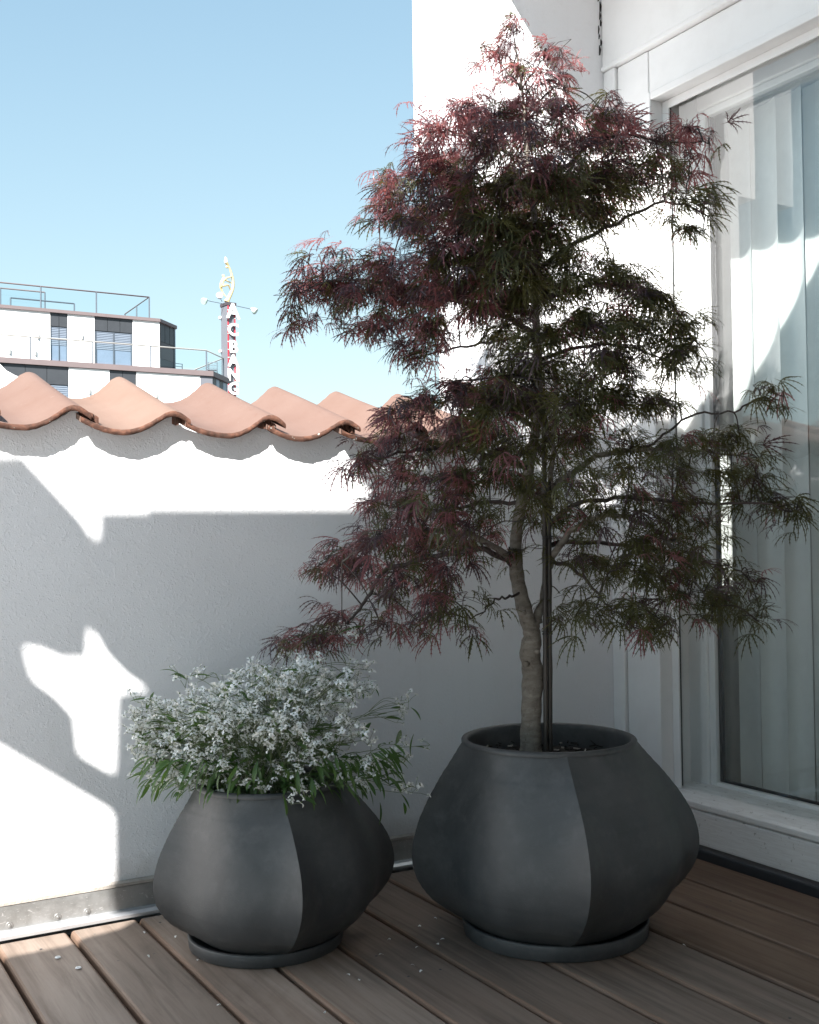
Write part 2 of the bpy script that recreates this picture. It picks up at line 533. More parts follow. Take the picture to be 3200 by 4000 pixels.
deck = empty('deck', (0.8, 1.5, 0), kind='structure', label='weathered hardwood deck boards running from the lens to the white wall')
edges = [-0.334, -0.178, -0.023, 0.132, 0.287, 0.4425, 0.5976, 0.7514, 0.9053, 1.0595, 1.2150, 1.3750, 1.5285, 1.6813, 1.8445, 2.0050, 2.160]
for i in range(len(edges) - 1):
    x0, x1 = edges[i] + 0.0046, edges[i + 1] - 0.0046
    yend = WY - 0.030 - random.uniform(0, 0.006)
    b = MB()
    zt = random.uniform(-0.001, 0.001)
    ch = 0.006
    prof = [(x0, -0.028), (x0, -ch), (x0 + ch * 0.3, -ch * 0.3), (x0 + ch, 0), (x1 - ch, 0), (x1 - ch * 0.3, -ch * 0.3), (x1, -ch), (x1, -0.028)]
    n = len(prof)
    vs = []
    for yy, sh in ((-1.6, 0), (yend - 0.004, 0), (yend, 0.004)):
        vs += [(x, yy, z + zt - (sh if z > -0.01 else 0)) for x, z in prof]
    fs = []
    for k in range(2):
        for j in range(n - 1):
            fs.append((k * n + j, (k + 1) * n + j, (k + 1) * n + j + 1, k * n + j + 1))
    fs.append(tuple(2 * n + j for j in range(n)))
    b.add(vs, fs)
    b.m = [1 if i_ % (n - 1) != 3 else 0 for i_ in range(len(b.f))]          # eased edges in browner wood, which also paints the highlights along the gaps
    b.build('deck_board', [M['wood_grey'] if x0 < 1.0 else (M['wood_mid'] if x0 < 1.65 else M['wood_brown']), M['wood_edge']], deck)  # left boards greyer: weathering plus sky light painted into their colour
sc = MB()
for px, py in [(370, 3650), (497, 3627), (462, 3754), (602, 3727), (626, 3604), (1470, 3735), (1596, 3815), (1720, 3788), (1722, 3586), (1450, 3845), (1316, 3875),
               (2656, 3569), (2762, 3543), (2854, 3520), (3027, 3475), (2556, 3596), (3086, 3978), (160, 3708)]:
    p = at(px, py, 2, 0.0)
    sc.lathe([(0.0001, 0.0006), (0.0022, 0.0007), (0.0030, 0.0004)], (p[0], p[1], 0), 10)
tag(sc.build('screw', M['lead'], deck), kind='stuff')
for px, py in [(226, 3743), (306, 3784)]:
    p = at(px, py, 2, 0.0)
    w = MB(); w.lathe([(0.0022, 0.0015), (0.0030, 0.0030), (0.0052, 0.0030), (0.0062, 0.0015)], (p[0], p[1], 0), 14)
    w.build('screw_ring', M['letter'], deck)

pav = MB(); pav.box(-7.0, -0.345, -1.78, WY - 0.03, -0.034, -0.002)  # unseen pale floor added to bounce sunlight onto the rear wall
tag(pav.build('bounce_paving', mat_flat('pale_bounce_paving', (0.74, 0.74, 0.74), 0.85, var=0.1, scale=6)), kind='structure', label='unseen pale paving added left of the deck boards to bounce sunlight')

# ------------------------------------------------------------------ rear parapet wall with tile coping
par = empty('parapet_wall', (0.4, WY + 0.12, 0), 'low white rendered wall with terracotta tile coping behind the small planter', 'wall')
TS, TX0, TA, TH = 0.2165, 0.640, 0.064, 0.0130    # tile spacing, first lip crest, wave height, thickness
PROF = [(0.0, .50), (.06, .36), (.14, .20), (.24, .07), (.34, .01), (.42, 0), (.52, .03), (.62, .14), (.72, .34), (.82, .62), (.90, .87), (.96, .98), (1.0, 1.0), (1.05, .97), (1.11, .84), (1.17, .63)]
def prof_z(u):
    for (a, za), (b, zb) in zip(PROF, PROF[1:]):
        if a <= u <= b:
            t = (u - a) / (b - a); t = t * t * (3 - 2 * t) * 0.35 + t * 0.65
            return za + (zb - za) * t
    return PROF[-1][1]
ZTR = 1.094          # underside of trough at the lip
def tile_mesh(seed):
    rr = random.Random(seed)
    b = MB()
    NU, NV = 34, 6
    us = [1.17 * k / NU for k in range(NU + 1)]
    top, bot = [], []
    ph = rr.uniform(0, 6)
    for j in range(NV + 1):
        v = j / NV
        y = WY - 0.043 + v * 0.45
        for k, u in enumerate(us):
            x = (u - 1.0) * TS
            rg = 0.0004 * math.sin(u * 23 + ph) + 0.0003 * math.sin(u * 61 + ph * 2)
            z = ZTR + TA * prof_z(u) * (0.74 + 0.26 * v) + v * 0.120 + (0.0015 * math.sin(u * 9 + v * 4 + ph))
            yy = y + (rg * 2.2 if j == 0 else 0)
            top.append((x, yy, z + TH)); bot.append((x, yy, z + rg * 0.6))
    n = NU + 1
    ft = [(j * n + k, j * n + k + 1, (j + 1) * n + k + 1, (j + 1) * n + k) for j in range(NV) for k in range(NU)]
    b.add(top, ft, 0, True)
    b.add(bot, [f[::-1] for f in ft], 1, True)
    # front lip, rounded
    lip = []
    for k in range(n):
        t0, b0 = top[k], bot[k]
        lip += [t0, (t0[0], t0[1] - 0.003, t0[2] * .72 + b0[2] * .28), (t0[0], t0[1] - 0.003, t0[2] * .3 + b0[2] * .7), b0]
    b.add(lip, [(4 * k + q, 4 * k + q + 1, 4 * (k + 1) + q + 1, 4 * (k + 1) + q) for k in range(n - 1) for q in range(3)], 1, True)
    for side in (0, NU):
        vs = []
        for j in range(NV + 1):
            vs += [top[j * n + side], bot[j * n + side]]
        b.add(vs, [(2 * j, 2 * j + 2, 2 * j + 3, 2 * j + 1) if side else (2 * j, 2 * j + 1, 2 * j + 3, 2 * j + 2) for j in range(NV)], 0)
    vs = top[-n:] + bot[-n:]
    b.add(vs, [(k + 1, k, n + k, n + k + 1) for k in range(n - 1)], 0)
    return b.mesh('roof_tile', [M['tile'], M['tile_edge']])
tms = [tile_mesh(s) for s in range(4)]
for i in range(-8, 6):
    o = bpy.data.objects.new('roof_tile', tms[i % 4])
    o.location = (TX0 + TS * i + random.uniform(-.003, .003), random.uniform(-.003, .003), 0.0012 * (i % 2) + random.uniform(-.001, .001))
    o.rotation_euler = (0, 0, random.uniform(-.012, .012))
    link(o, par)
mo = MB()
for i in range(-8, 6):
    x0 = TX0 + TS * i
    K_ = 8
    for yy, flip in ((WY - 0.030, False),):
        vs = []
        for k in range(K_ + 1):
            u = 0.97 + 0.17 * k / K_
            zl_ = ZTR + TA * 0.75 * (prof_z(u - 1.0) if u >= 1.0 else prof_z(u) - .45) + TH * (0.8 if u >= 1 else 0) + 0.002
            zu_ = ZTR + TA * 0.75 * prof_z(u) + 0.003
            w_ = 0.003 * math.sin(k * 2.3 + i)
            vs += [(x0 + (u - 1) * TS, yy + w_, min(zl_, zu_ - .001)), (x0 + (u - 1) * TS, yy + w_ * .5, zu_)]
        nb = len(vs)
        vs += [(x, y + 0.09, z + 0.022) for x, y, z in vs]
        fs = [(2 * k, 2 * k + 2, 2 * k + 3, 2 * k + 1) for k in range(K_)] + [(nb - 2, 2 * nb - 2, 2 * nb - 1, nb - 1), (0, 1, nb + 1, nb)]
        mo.add(vs, fs)
tag(mo.build('bedding_mortar', M['tile_edge'], par), kind='stuff')
# wall body whose top follows the waves of the tiles
XR = 1.748
b = MB()
xs = [-3.0 + k * (XR + 3.0) / 1600 for k in range(1601)]
topz = []
for x in xs:
    u = ((x - TX0) / TS) % 1.0
    topz.append(ZTR + TA * 0.765 * max(prof_z(u), 0) + 0.0130 + (0.003 if u < 0.08 else 0.0))
n = len(xs)
fv = [(x, WY, 0.0) for x in xs] + [(x, WY, z) for x, z in zip(xs, topz)] + [(x, WY + 0.05, z + 0.006) for x, z in zip(xs, topz)]
b.add(fv, [(k, k + 1, n + k + 1, n + k) for k in range(n - 1)] + [(n + k, n + k + 1, 2 * n + k + 1, 2 * n + k) for k in range(n - 1)])
b.box(-3.0, XR, WY + 0.05, WY + 0.25, -0.3, 1.112)
b.build('wall_body', M['plaster'], par)
# render bead at the foot of the wall, zinc flashing, rail, rivets
b = MB(); b.prism([(-3.0, WY - 0.002, 0.083), (-3.0, WY - 0.009, 0.078), (-3.0, WY - 0.009, 0.071), (-3.0, WY - 0.002, 0.070)], (4.7, 0, 0))
b.build('render_stop', M['mortar'], par)
b = MB(); b.box(-3.0, 1.80, WY - 0.0075, WY - 0.002, 0.012, 0.0695)
fl = b.build('flashing', M['metal'], par)
b = MB(); b.prism([(-3.0, WY - 0.002, 0.020), (-3.0, WY - 0.020, 0.016), (-3.0, WY - 0.026, 0.010), (-3.0, WY - 0.026, 0.003), (-3.0, WY - 0.002, 0.004)], (4.85, 0, 0))
b.build('drip_rail', mat_flat('bright_aluminium', (0.62, 0.63, 0.65), 0.35, 0.7, 0.1), par)
for x in (0.478, 0.580, 0.644):
    b = MB()
    b.tube([(x, WY - 0.0072, 0.028), (x, WY - 0.0095, 0.028)], [0.0075, 0.0068], 16)
    b.tube([(x, WY - 0.0095, 0.028), (x, WY - 0.0125, 0.028)], [0.0032, 0.0024], 10)
    b.build('rivet', M['metal'], fl)

# ------------------------------------------------------------------ house: tall side wall, facade, eave, window
house = empty('house', (DX + 0.6, 1.2, 0), 'white rendered house with tall side wall and wide framed window beside the maple', 'house')
b = MB(); b.box(XR, DX + 0.2, WY, WY + 0.25, -0.3, 1.937); b.build('side_wall', M['plaster'], house)
b = MB(); b.box(1.670, DX + 0.2, WY, WY + 0.25, 1.937, 3.4); b.build('upper_wall', M['plaster'], house)
b = MB(); b.box(1.7425, 4.6, -2.5, WY - 0.004, 2.491, 2.62); b.build('eave', M['paint'], house)
b = MB(); b.box(DX - 0.014, DX + 0.2, -2.4, WY - 0.001, 2.240, 2.489); b.build('fascia_board', M['paint'], house, 0.004)
b = MB(); b.box(DX - 0.020, DX + 0.1, -2.4, WY - 0.001, 2.226, 2.2385); b.build('trim_moulding', M['paint'], house, 0.003)
b = MB(); b.box(DX, DX + 0.2, -2.4, 0.5, 0.0, 2.224); b.build('facade_wall', M['plaster'], house)
b = MB(); b.box(DX - 0.010, DX + 0.2, 2.519, WY - 0.001, 0.0, 2.225); b.build('corner_post', M['paint'], house, 0.003)
b = MB(); b.box(DX - 0.018, DX + 0.02, -2.4, WY - 0.03, -0.02, 0.020)
b.build('lead_flashing', M['lead'], house, 0.006)
# room behind the window
b = MB()
b.add([(DX + 0.21, 0.3, 0), (4.5, 0.3, 0), (4.5, 2.8, 0), (DX + 0.21, 2.8, 0), (DX + 0.21, 0.3, 2.45), (4.5, 0.3, 2.45), (4.5, 2.8, 2.45), (DX + 0.21, 2.8, 2.45)],
      [(0, 1, 2, 3), (7, 6, 5, 4), (1, 5, 6, 2), (3, 2, 6, 7), (4, 5, 1, 0)])
b.build('room_shell', M['room'], house)

win = MB()
win.box(DX, DX + 0.19, 2.387, 2.5165, 0.022, 2.2235)                    # jamb board
frame = win.build('window_frame', M['paint'], house, 0.003)
b = MB(); b.box(DX, DX + 0.19, 0.50, 0.62, 0.022, 2.2235); b.build('jamb', M['paint'], frame, 0.003)
b = MB(); b.box(DX + 0.003, DX + 0.19, 0.62, 2.3868, 2.103, 2.2230); b.build('head_board', M['paint'], frame, 0.002)
b = MB()
b.box(DX - 0.004, DX + 0.06, 2.3765, 2.3868, 0.150, 2.1028)             # bead round the opening
b.box(DX - 0.004, DX + 0.06, 0.62, 2.3765, 2.0800, 2.1028)
b.build('bead', M['paint'], frame, 0.003)
b = MB(); b.box(DX, DX + 0.16, 0.62, 2.3868, 0.024, 0.1135); b.build('threshold', M['worn'], frame, 0.003)
b = MB(); b.prism([(DX + 0.003, 0.62, 0.1150), (DX - 0.002, 0.62, 0.1200), (DX - 0.002, 0.62, 0.134), (DX + 0.004, 0.62, 0.138), (DX + 0.075, 0.62, 0.156), (DX + 0.16, 0.62, 0.156), (DX + 0.16, 0.62, 0.1150)], (0, 1.7565, 0))
b.build('sill', M['worn'], frame, 0.002)
b = MB()
b.box(DX + 0.046, DX + 0.062, 2.362, 2.3763, 0.152, 2.0795); b.box(DX + 0.046, DX + 0.062, 0.62, 2.362, 2.066, 2.0795)
b.build('gasket', M['rubber'], frame)
b = MB()
b.box(DX + 0.040, DX + 0.0455, 2.350, 2.3763, 0.150, 2.0795); b.box(DX + 0.040, DX + 0.0455, 0.62, 2.350, 2.056, 2.0795)
b.build('glazing_strip', M['paint'], frame, 0.001)
b = MB(); b.add([(DX + 0.052, 0.62, 0.150), (DX + 0.052, 2.3625, 0.150), (DX + 0.052, 2.3625, 2.067), (DX + 0.052, 0.62, 2.067)], [(0, 1, 2, 3)])
b.build('pane', M['glass'], frame)
b = MB()                                                                 # inner casement
X0 = DX + 0.115
b.box(X0, X0 + 0.05, 2.318, 2.43, 0.06, 2.16)
b.box(X0, X0 + 0.05, 0.62, 2.3178, 2.046, 2.16)
b.box(X0, X0 + 0.05, 0.62, 2.3178, 0.06, 0.150)
sash = b.build('sash', M['paint'], house, 0.004)
b = MB()
b.box(X0 + 0.008, X0 + 0.03, 2.296, 2.3176, 0.1504, 2.0456); b.box(X0 + 0.008, X0 + 0.03, 0.62, 2.2958, 2.026, 2.0456); b.box(X0 + 0.008, X0 + 0.03, 0.62, 2.2958, 0.1504, 0.166)
b.build('sash_bead', M['paint'], sash, 0.003)
b = MB(); b.box(X0 + 0.022, X0 + 0.034, 2.286, 2.2958, 0.1662, 2.026); b.box(X0 + 0.022, X0 + 0.034, 0.62, 2.286, 0.1664, 0.172); b.build('sash_gasket', M['rubber'], sash)
b = MB(); b.add([(X0 + 0.026, 0.62, 0.155), (X0 + 0.026, 2.30, 0.155), (X0 + 0.026, 2.30, 2.04), (X0 + 0.026, 0.62, 2.04)], [(0, 1, 2, 3)])
b.build('inner_pane', M['glass'], sash)

# cracked joint in the corner above the post
b = MB()
zz = 2.262
while zz < 3.0:
    dz = random.uniform(0.012, 0.035)
    w0 = random.uniform(0.001, 0.0035); xo = random.uniform(-0.004, 0.004)
    if random.random() < 0.85:
        b.prism([(DX - 0.022 + xo, WY - 0.003, zz), (DX - 0.022 + xo + w0, WY - 0.003, zz + 0.002), (DX - 0.020 + xo + w0 * 1.4, WY - 0.003, zz + dz * .6),
                 (DX - 0.021 + xo, WY - 0.003, zz + dz)], (0, 0.006, 0))
    zz += dz * 0.95
tag(b.build('crack', M['dark'], house), kind='stuff')

# vertical blind, each fabric vane a part
blind = empty('vertical_blind', (2.44, 1.5, 2.05), 'white vertical fabric blind hanging inside the wide window', 'blind')
b = MB(); b.box(2.415, 2.465, 0.62, 2.33, 2.062, 2.10); b.build('head_rail', M['paint'], blind)
def vane():
    b = MB()
    W, N = 0.115, 10
    vs = []
    for z in (0.115, 2.058):
        for k in range(N + 1):
            t = k / N - 0.5
            vs.append((0.016 * (1 - (2 * t) ** 2), t * W, z))
    b.add(vs, [(k, k + 1, N + 2 + k, N + 1 + k) for k in range(N)], 0, True)
    return b.mesh('slat', M['blind'])
vm = vane()
for i in range(20):
    o = bpy.data.objects.new('slat', vm)
    o.location = (2.432, 2.285 - i * 0.088, 0)
    o.rotation_euler = (0, 0, math.radians(-16 + random.uniform(-7, 7)))
    link(o, blind)

# ------------------------------------------------------------------ out of view: blockers added to throw the shade on this terrace
KH = 1.9                     # how far in front of the wall it hangs, in camera heights
SY, SZ = (3.024 - KH) * 0.85, (0.082 + 1.195 * KH) * 0.85 + 0.85
K = KH * 0.85
sunshield = empty('added_sunshield', (1.0, 0.0, SZ), 'unseen grey sail stretched over the terrace above the camera', 'shadow caster')  # unseen sheet added to cast the straight shade edge
xl = 0.925 * 0.85 - K
b = MB()
poly = [(xl, SY, SZ), (DX - 0.02, SY, SZ), (DX - 0.02, -1.7, SZ), (xl + (-1.7 - SY), -1.7, SZ)]
b.prism(poly[::-1], (0, 0, 0.012))
b.build('fabric', M['sunshield'], sunshield)
backwall = empty('added_back_wall', (2.0, -1.9, 0), 'dark unseen wing of the house closing the terrace behind the camera', 'house')  # unseen wall added to keep sky light off the right side
b = MB(); b.box(-0.3, 4.6, -2.2, -1.78, 0, 3.0); b.build('wall', M['wood_mid'], backwall)
b = MB(); b.box(-0.4, 4.6, -2.4, -1.70, 3.0, 3.12); b.build('roof', M['zinc_panel'], backwall)
# unseen screen added left of the view, its openings cut to the sun patches
def sp(x, z):   # shadow point on the rear wall (camera-height units) -> screen point
    return ((x - KH) * 0.85, SY, (z + 1.195 * KH) * 0.85 + 0.85)
scr = empty('sun_patch_screen', ((0.5 - KH) * .85, SY, 0), 'unseen white screen added left of the camera, cut to shape the sun patches', 'screen')
for x in (1.02,):
    p0 = sp(x, .2); b = MB(); b.box(p0[0] - .02, p0[0] + .02, SY + .002, SY + .042, 0, sp(x, -.1)[2]); b.build('post', M['paint'], scr)
me = bpy.data.meshes.new('panel')
bm = bmesh.new()
outer = [(.50, -1.55), (.50, -1.172), (.65, -1.170), (.818, -1.165), (.835, -1.135), (.915, -1.110), (.925, -1.030), (.850, -1.000), (.829, -.985), (.829, -.712), (.543, -.508), (.50, -.478),
         (.50, .224), (.595, .232), (.745, .066), (.780, .006), (.795, .030), (.797, .086), (1.06, .086), (1.06, -1.55)]
fox = [(.596, -.270), (.600, -.252), (.640, -.262), (.691, -.289), (.752, -.291), (.757, -.225), (.764, -.217), (.785, -.240), (.811, -.292), (.860, -.345), (.922, -.388), (.915, -.400), (.880, -.396), (.840, -.405), (.832, -.604), (.822, -.610), (.730, -.546), (.720, -.442), (.680, -.395), (.613, -.340)]
def ring(pts):
    vs = [bm.verts.new(sp(*p)) for p in pts]
    return [bm.edges.new((vs[i], vs[(i + 1) % len(vs)])) for i in range(len(vs))]
eds = ring(outer) + ring(fox)
res = bmesh.ops.triangle_fill(bm, use_beauty=True, use_dissolve=False, edges=eds)
ext = bmesh.ops.extrude_face_region(bm, geom=[f for f in bm.faces])
bmesh.ops.translate(bm, verts=[v for v in ext['geom'] if isinstance(v, bmesh.types.BMVert)], vec=(0, -0.012, 0))
bmesh.ops.recalc_face_normals(bm, faces=bm.faces)
bm.to_mesh(me); bm.free()
me.materials.append(M['paint'])
link(bpy.data.objects.new('panel', me), scr)

# ------------------------------------------------------------------ planters
def planter(c, s, ridge, label, big, sau):
    root = empty('planter', (c[0], c[1], 0), label, 'planter', 'ridged charcoal planters on the deck')
    # saucer
    b = MB()
    rs, hs = 0.202 * s, 0.034 * s
    b.lathe([(0.001, 0.001), (rs - 0.006, 0.001), (rs - 0.004, 0.003), (rs - 0.001, hs - 0.003), (rs - 0.002, hs - 0.001), (rs - 0.004, hs - 0.0002), (rs - 0.010, hs - 0.0006), (rs - 0.018, hs * .5), (0.001, hs * .4)], (c[0] + RGT[0] * sau, c[1] + RGT[1] * sau, 0), 72)
    b.build('saucer', M['pot'], root)
    prof = [(0.0, .184), (.03, .207), (.07, .237), (.12, .264), (.20, .293), (.28, .310), (.37, .318), (.47, .314), (.57, .302), (.67, .282), (.77, .257), (.86, .231), (.93, .209), (.97, .197), (1.0, .190)]
    z0, z1 = 0.026 * s, 0.409 * s
    def R(t):
        for (a, ra), (bb, rb) in zip(prof, prof[1:]):
            if a <= t <= bb:
                return ra + (rb - ra) * (t - a) / (bb - a)
        return prof[-1][1]
    b = MB()
    NV, NU = 56, 28
    # smooth the radius table
    tab = [R(k / 200) for k in range(201)]
    for _ in range(90):
        tab = [tab[0]] + [(tab[k - 1] + tab[k] + tab[k + 1]) / 3 for k in range(1, 200)] + [tab[200]]
    for q in range(4):
        vs = []
        for j in range(NV + 1):
            t = j / NV
            rr = tab[min(200, int(t * 200))] * s
            amp = (math.sin(math.pi * min(1, max(0, t * 0.93 + 0.05))) ** 0.7) * 0.215
            for k in range(NU + 1):
                u = (k / NU) * 2 - 1
                sg = abs(u)
                sw = 0.10 * math.sin(math.pi * u) * amp                      # slight swirl to each facet
                f = 1 - amp * (1 - sg ** 5.0) + sw
                ph = ridge + math.pi / 4 + q * math.pi / 2 + u * math.pi / 4
                belly = 0.016 * math.sin(math.pi * t) ** 1.2                # hand formed, a little fuller on one side
                vs.append((c[0] + RGT[0] * belly + rr * f * math.cos(ph), c[1] + RGT[1] * belly + rr * f * math.sin(ph), z0 + t * (z1 - z0)))
        n = NU + 1
        b.add(vs, [(j * n + k, j * n + k + 1, (j + 1) * n + k + 1, (j + 1) * n + k) for j in range(NV) for k in range(NU)], 0, True)
    b.build('pot_body', M['pot'], root)
    b = MB()
    r1 = .190 * s
    b.lathe([(r1 - 0.0005, z1 - 0.002), (r1, z1 + 0.003), (r1 - 0.002, z1 + 0.0065), (r1 - 0.007, z1 + 0.0085), (r1 - 0.012, z1 + 0.0065), (r1 - 0.0145, z1 + 0.002), (r1 - 0.0155, z1 - 0.004), (r1 - 0.010, z1 - 0.10)], (c[0], c[1], 0), 96)
    b.build('rim', M['pot'], root)
    # compost
    sb = MB()
    rings, seg = 14, 48
    vs = [(c[0], c[1], z1 - 0.045)]
    for i in range(1, rings + 1):
        for k in range(seg):
            a = 2 * math.pi * k / seg
            r = (r1 - 0.012) * i / rings
            vs.append((c[0] + r * math.cos(a), c[1] + r * math.sin(a), z1 - 0.045 + random.uniform(-.004, .005) + 0.012 * (1 - i / rings)))
    fs = [(0, 1 + k, 1 + (k + 1) % seg) for k in range(seg)]
    for i in range(rings - 1):
        for k in range(seg):
            k2 = (k + 1) % seg
            fs.append((1 + i * seg + k, 1 + (i + 1) * seg + k, 1 + (i + 1) * seg + k2, 1 + i * seg + k2))
    sb.add(vs, fs)
    for _ in range(150):
        a, r = random.uniform(0, 6.28), (r1 - 0.02) * math.sqrt(random.random())
        x, y = c[0] + r * math.cos(a), c[1] + r * math.sin(a)
        d = random.uniform(0, 6.28); L = random.uniform(.006, .022)
        z = z1 - 0.036 + random.uniform(0, .006)
        sb.tube([(x, y, z), (x + L * math.cos(d), y + L * math.sin(d), z + random.uniform(-.003, .006))], random.uniform(.001, .0025), 4, 1 if random.random() < .25 else 0)
    so = sb.build('potting_soil', [M['soil'], M['mortar']])
    tag(so, 'dark crumbly compost inside the ' + ('large' if big else 'small') + ' planter', kind='stuff')
    return z1 - 0.04

BC, SMC = (1.497, 1.985), (0.952, 2.246)
def ridge_to(c, deg):
    a = math.atan2(-c[1], -c[0])
    return a + math.radians(deg)
zb = planter(BC, 1.0, ridge_to(BC, 11), 'large charcoal ridged planter in front of the window holding the maple', True, 0.008)
zs = planter(SMC, 0.82, ridge_to(SMC, 10), 'small charcoal ridged planter holding the white flowering plant', False, -0.010)

# ------------------------------------------------------------------ maple tree
VS = 3200 / 1725.0
TD = float((np.array([BC[0], BC[1], 0.85]) - CAM) @ FWD)        # depth of the trunk
def vp(x, y, d=0.0):
    return atd(x * VS, y * VS, TD + d)
def curve(pts, n=6):
    P = [Vector(p) for p in pts]
    out = []
    for i in range(len(P) - 1):
        p0, p1, p2, p3 = P[max(i - 1, 0)], P[i], P[i + 1], P[min(i + 2, len(P) - 1)]
        for k in range(n):
            t = k / n
            out.append(0.5 * ((2 * p1) + (p2 - p0) * t + (2 * p0 - 5 * p1 + 4 * p2 - p3) * t * t + (3 * p1 - p0 - 3 * p2 + p3) * t ** 3))
    out.append(P[-1])
    return out

maple = empty('maple_tree', (BC[0], BC[1], zb), 'laceleaf maple with dark purple foliage planted in the large planter', 'tree')
trunk_v = [(1118, 1590, 0), (1118, 1540, 0), (1120, 1470, 0), (1122, 1415, 0.005), (1116, 1375, 0), (1121, 1340, 0), (1112, 1310, 0), (1101, 1270, 0), (1091, 1225, 0.01), (1086, 1180, 0.015), (1088, 1120, 0.02), (1098, 1060, 0.02), (1112, 1000, 0.02), (1126, 920, 0.01), (1133, 830, 0), (1132, 740, 0), (1128, 640, 0), (1132, 540, 0), (1124, 440, 0), (1112, 340, 0), (1106, 250, 0), (1097, 170, 0), (1082, 75, 0)]
tr = [23, 22, 21.5, 22.5, 22, 19, 16.5, 16, 15.5, 14.5, 12.5, 11.5, 11, 10.5, 10, 9, 8, 7, 6, 4.5, 3.4, 2.4, 1.2]
tp = curve([vp(*p) for p in trunk_v], 5)
trr = [float(np.interp(i / 5, range(len(tr)), tr)) * 0.00104 for i in range(len(tp))]
trr = [r * (1 + 0.05 * math.sin(i * 1.7) + 0.03 * math.sin(i * 0.61)) for i, r in enumerate(trr)]
b = MB(); b.tube(tp, trr, 16)
for px, py, r in [(1109, 1398, 7), (1131, 1372, 6), (1104, 1290, 5), (1126, 1505, 4)]:
    p = vp(px, py, -0.018); b.ball(p, r * 0.00104, 10, 6)
b.build('trunk', M['bark'], maple)

LIMBS = [
    ([(1122, 1318, .0), (1138, 1290, .01), (1150, 1220, .02), (1150, 1120, .03), (1160, 1020, .04), (1165, 900, .05), (1170, 780, .06)], 11, 4),
    ([(1086, 1185, .01), (1040, 1150, -.03), (960, 1120, -.06), (880, 1120, -.10), (800, 1140, -.12), (720, 1180, -.14)], 8, 2),
    ([(1086, 1190, .01), (1020, 1160, .0), (940, 1165, .03), (839, 1192, .05), (799, 1215, .05), (769, 1269, .05), (736, 1304, .05), (692, 1346, .05), (650, 1362, .05)], 7, 1.6),
    ([(1096, 1248, .0), (1070, 1258, -.05), (1045, 1262, -.08), (1010, 1290, -.10), (985, 1304, -.10)], 3, 1),
    ([(1150, 1200, .02), (1200, 1120, -.04), (1280, 1085, -.08), (1370, 1110, -.10), (1440, 1190, -.10), (1500, 1280, -.10)], 8, 2),
    ([(1155, 1040, .04), (1230, 975, .05), (1300, 950, .06), (1380, 945, .07), (1480, 950, .08), (1565, 958, .08)], 8, 2),
    ([(1340, 948, .065), (1385, 928, .05), (1420, 899, .03), (1470, 872, .0), (1545, 866, -.02), (1590, 846, -.02), (1625, 826, -.02), (1648, 838, -.02)], 3, 1.3),
    ([(1150, 1110, .03), (1220, 1060, -.03), (1320, 1050, -.06), (1480, 1060, -.09), (1600, 1062, -.10), (1690, 1082, -.10)], 6, 1.3),
    ([(1116, 985, .02), (1040, 960, -.03), (960, 945, -.06), (860, 950, -.10), (770, 975, -.12)], 7, 1.6),
    ([(1128, 905, .01), (1060, 860, .06), (980, 842, .10), (880, 850, .14)], 6, 1.6),
    ([(1128, 700, 0), (1035, 653, -.03), (940, 630, -.05), (820, 600, -.06), (700, 590, -.07), (630, 620, -.07)], 7, 1.4),
    ([(1132, 720, 0), (1105, 711, .03), (1015, 724, .08), (936, 739, .10), (860, 755, .10)], 5, 1.4),
    ([(1130, 570, 0), (1200, 520, -.03), (1300, 470, -.05), (1400, 425, -.06), (1490, 455, -.06)], 6, 1.5),
    ([(1127, 500, 0), (1040, 465, .04), (940, 430, .08), (860, 425, .10), (800, 450, .12)], 5, 1.5),
    ([(1112, 350, 0), (1050, 310, .03), (960, 285, .06), (890, 300, .08)], 4, 1.2),
    ([(1118, 400, 0), (1200, 340, -.03), (1280, 285, -.05), (1400, 300, -.05), (1490, 300, -.05)], 4.5, 1.2),
    ([(1128, 640, 0), (1220, 605, -.06), (1320, 600, -.10), (1420, 650, -.12), (1460, 720, -.12)], 5, 1.3),
    ([(1132, 760, 0), (1220, 730, .05), (1320, 730, .10), (1440, 770, .12)], 5, 1.3),
    ([(1145, 1150, .03), (1240, 1140, .08), (1340, 1150, .12), (1470, 1180, .14), (1560, 1200, .14)], 6, 1.4),
    ([(1105, 1060, .02), (1010, 1060, .07), (900, 1075, .11), (800, 1060, .13)], 5, 1.4),
    ([(1100, 190, 0), (1140, 130, -.01), (1180, 120, -.02)], 2, .9),
    ([(1098, 185, 0), (1060, 140, .01), (1045, 112, .02)], 2, .9),
    ([(1104, 240, 0), (1160, 190, -.02), (1190, 180, -.03)], 2.2, .9),
    ([(1160, 1180, .03), (1210, 1200, -.10), (1260, 1250, -.15), (1290, 1290, -.16)], 5, 1.4),
    ([(1128, 600, 0), (1100, 560, -.10), (1040, 545, -.18), (930, 550, -.24)], 5, 1.4),
    ([(1130, 830, 0), (1120, 800, -.10), (1070, 790, -.18), (1000, 800, -.22)], 5, 1.4),
]
limb_pts = [np.array(p) for p in tp]
for pts, r0, r1 in LIMBS:
    c = curve([vp(*p) for p in pts], 5)
    jit = [Vector((random.uniform(-1, 1), random.uniform(-1, 1), random.uniform(-1, 1))) * 0.0038 for _ in c]
    c = [p + j for p, j in zip(c, jit)]
    b = MB(); b.tube(c, [(r0 + (r1 - r0) * i / (len(c) - 1)) * 0.00104 for i in range(len(c))], 8)
    b.build('branch', M['bark'] if r0 > 7.5 else M['twig'], maple)
    limb_pts += [np.array(p) for p in c]
LP = np.array(limb_pts)

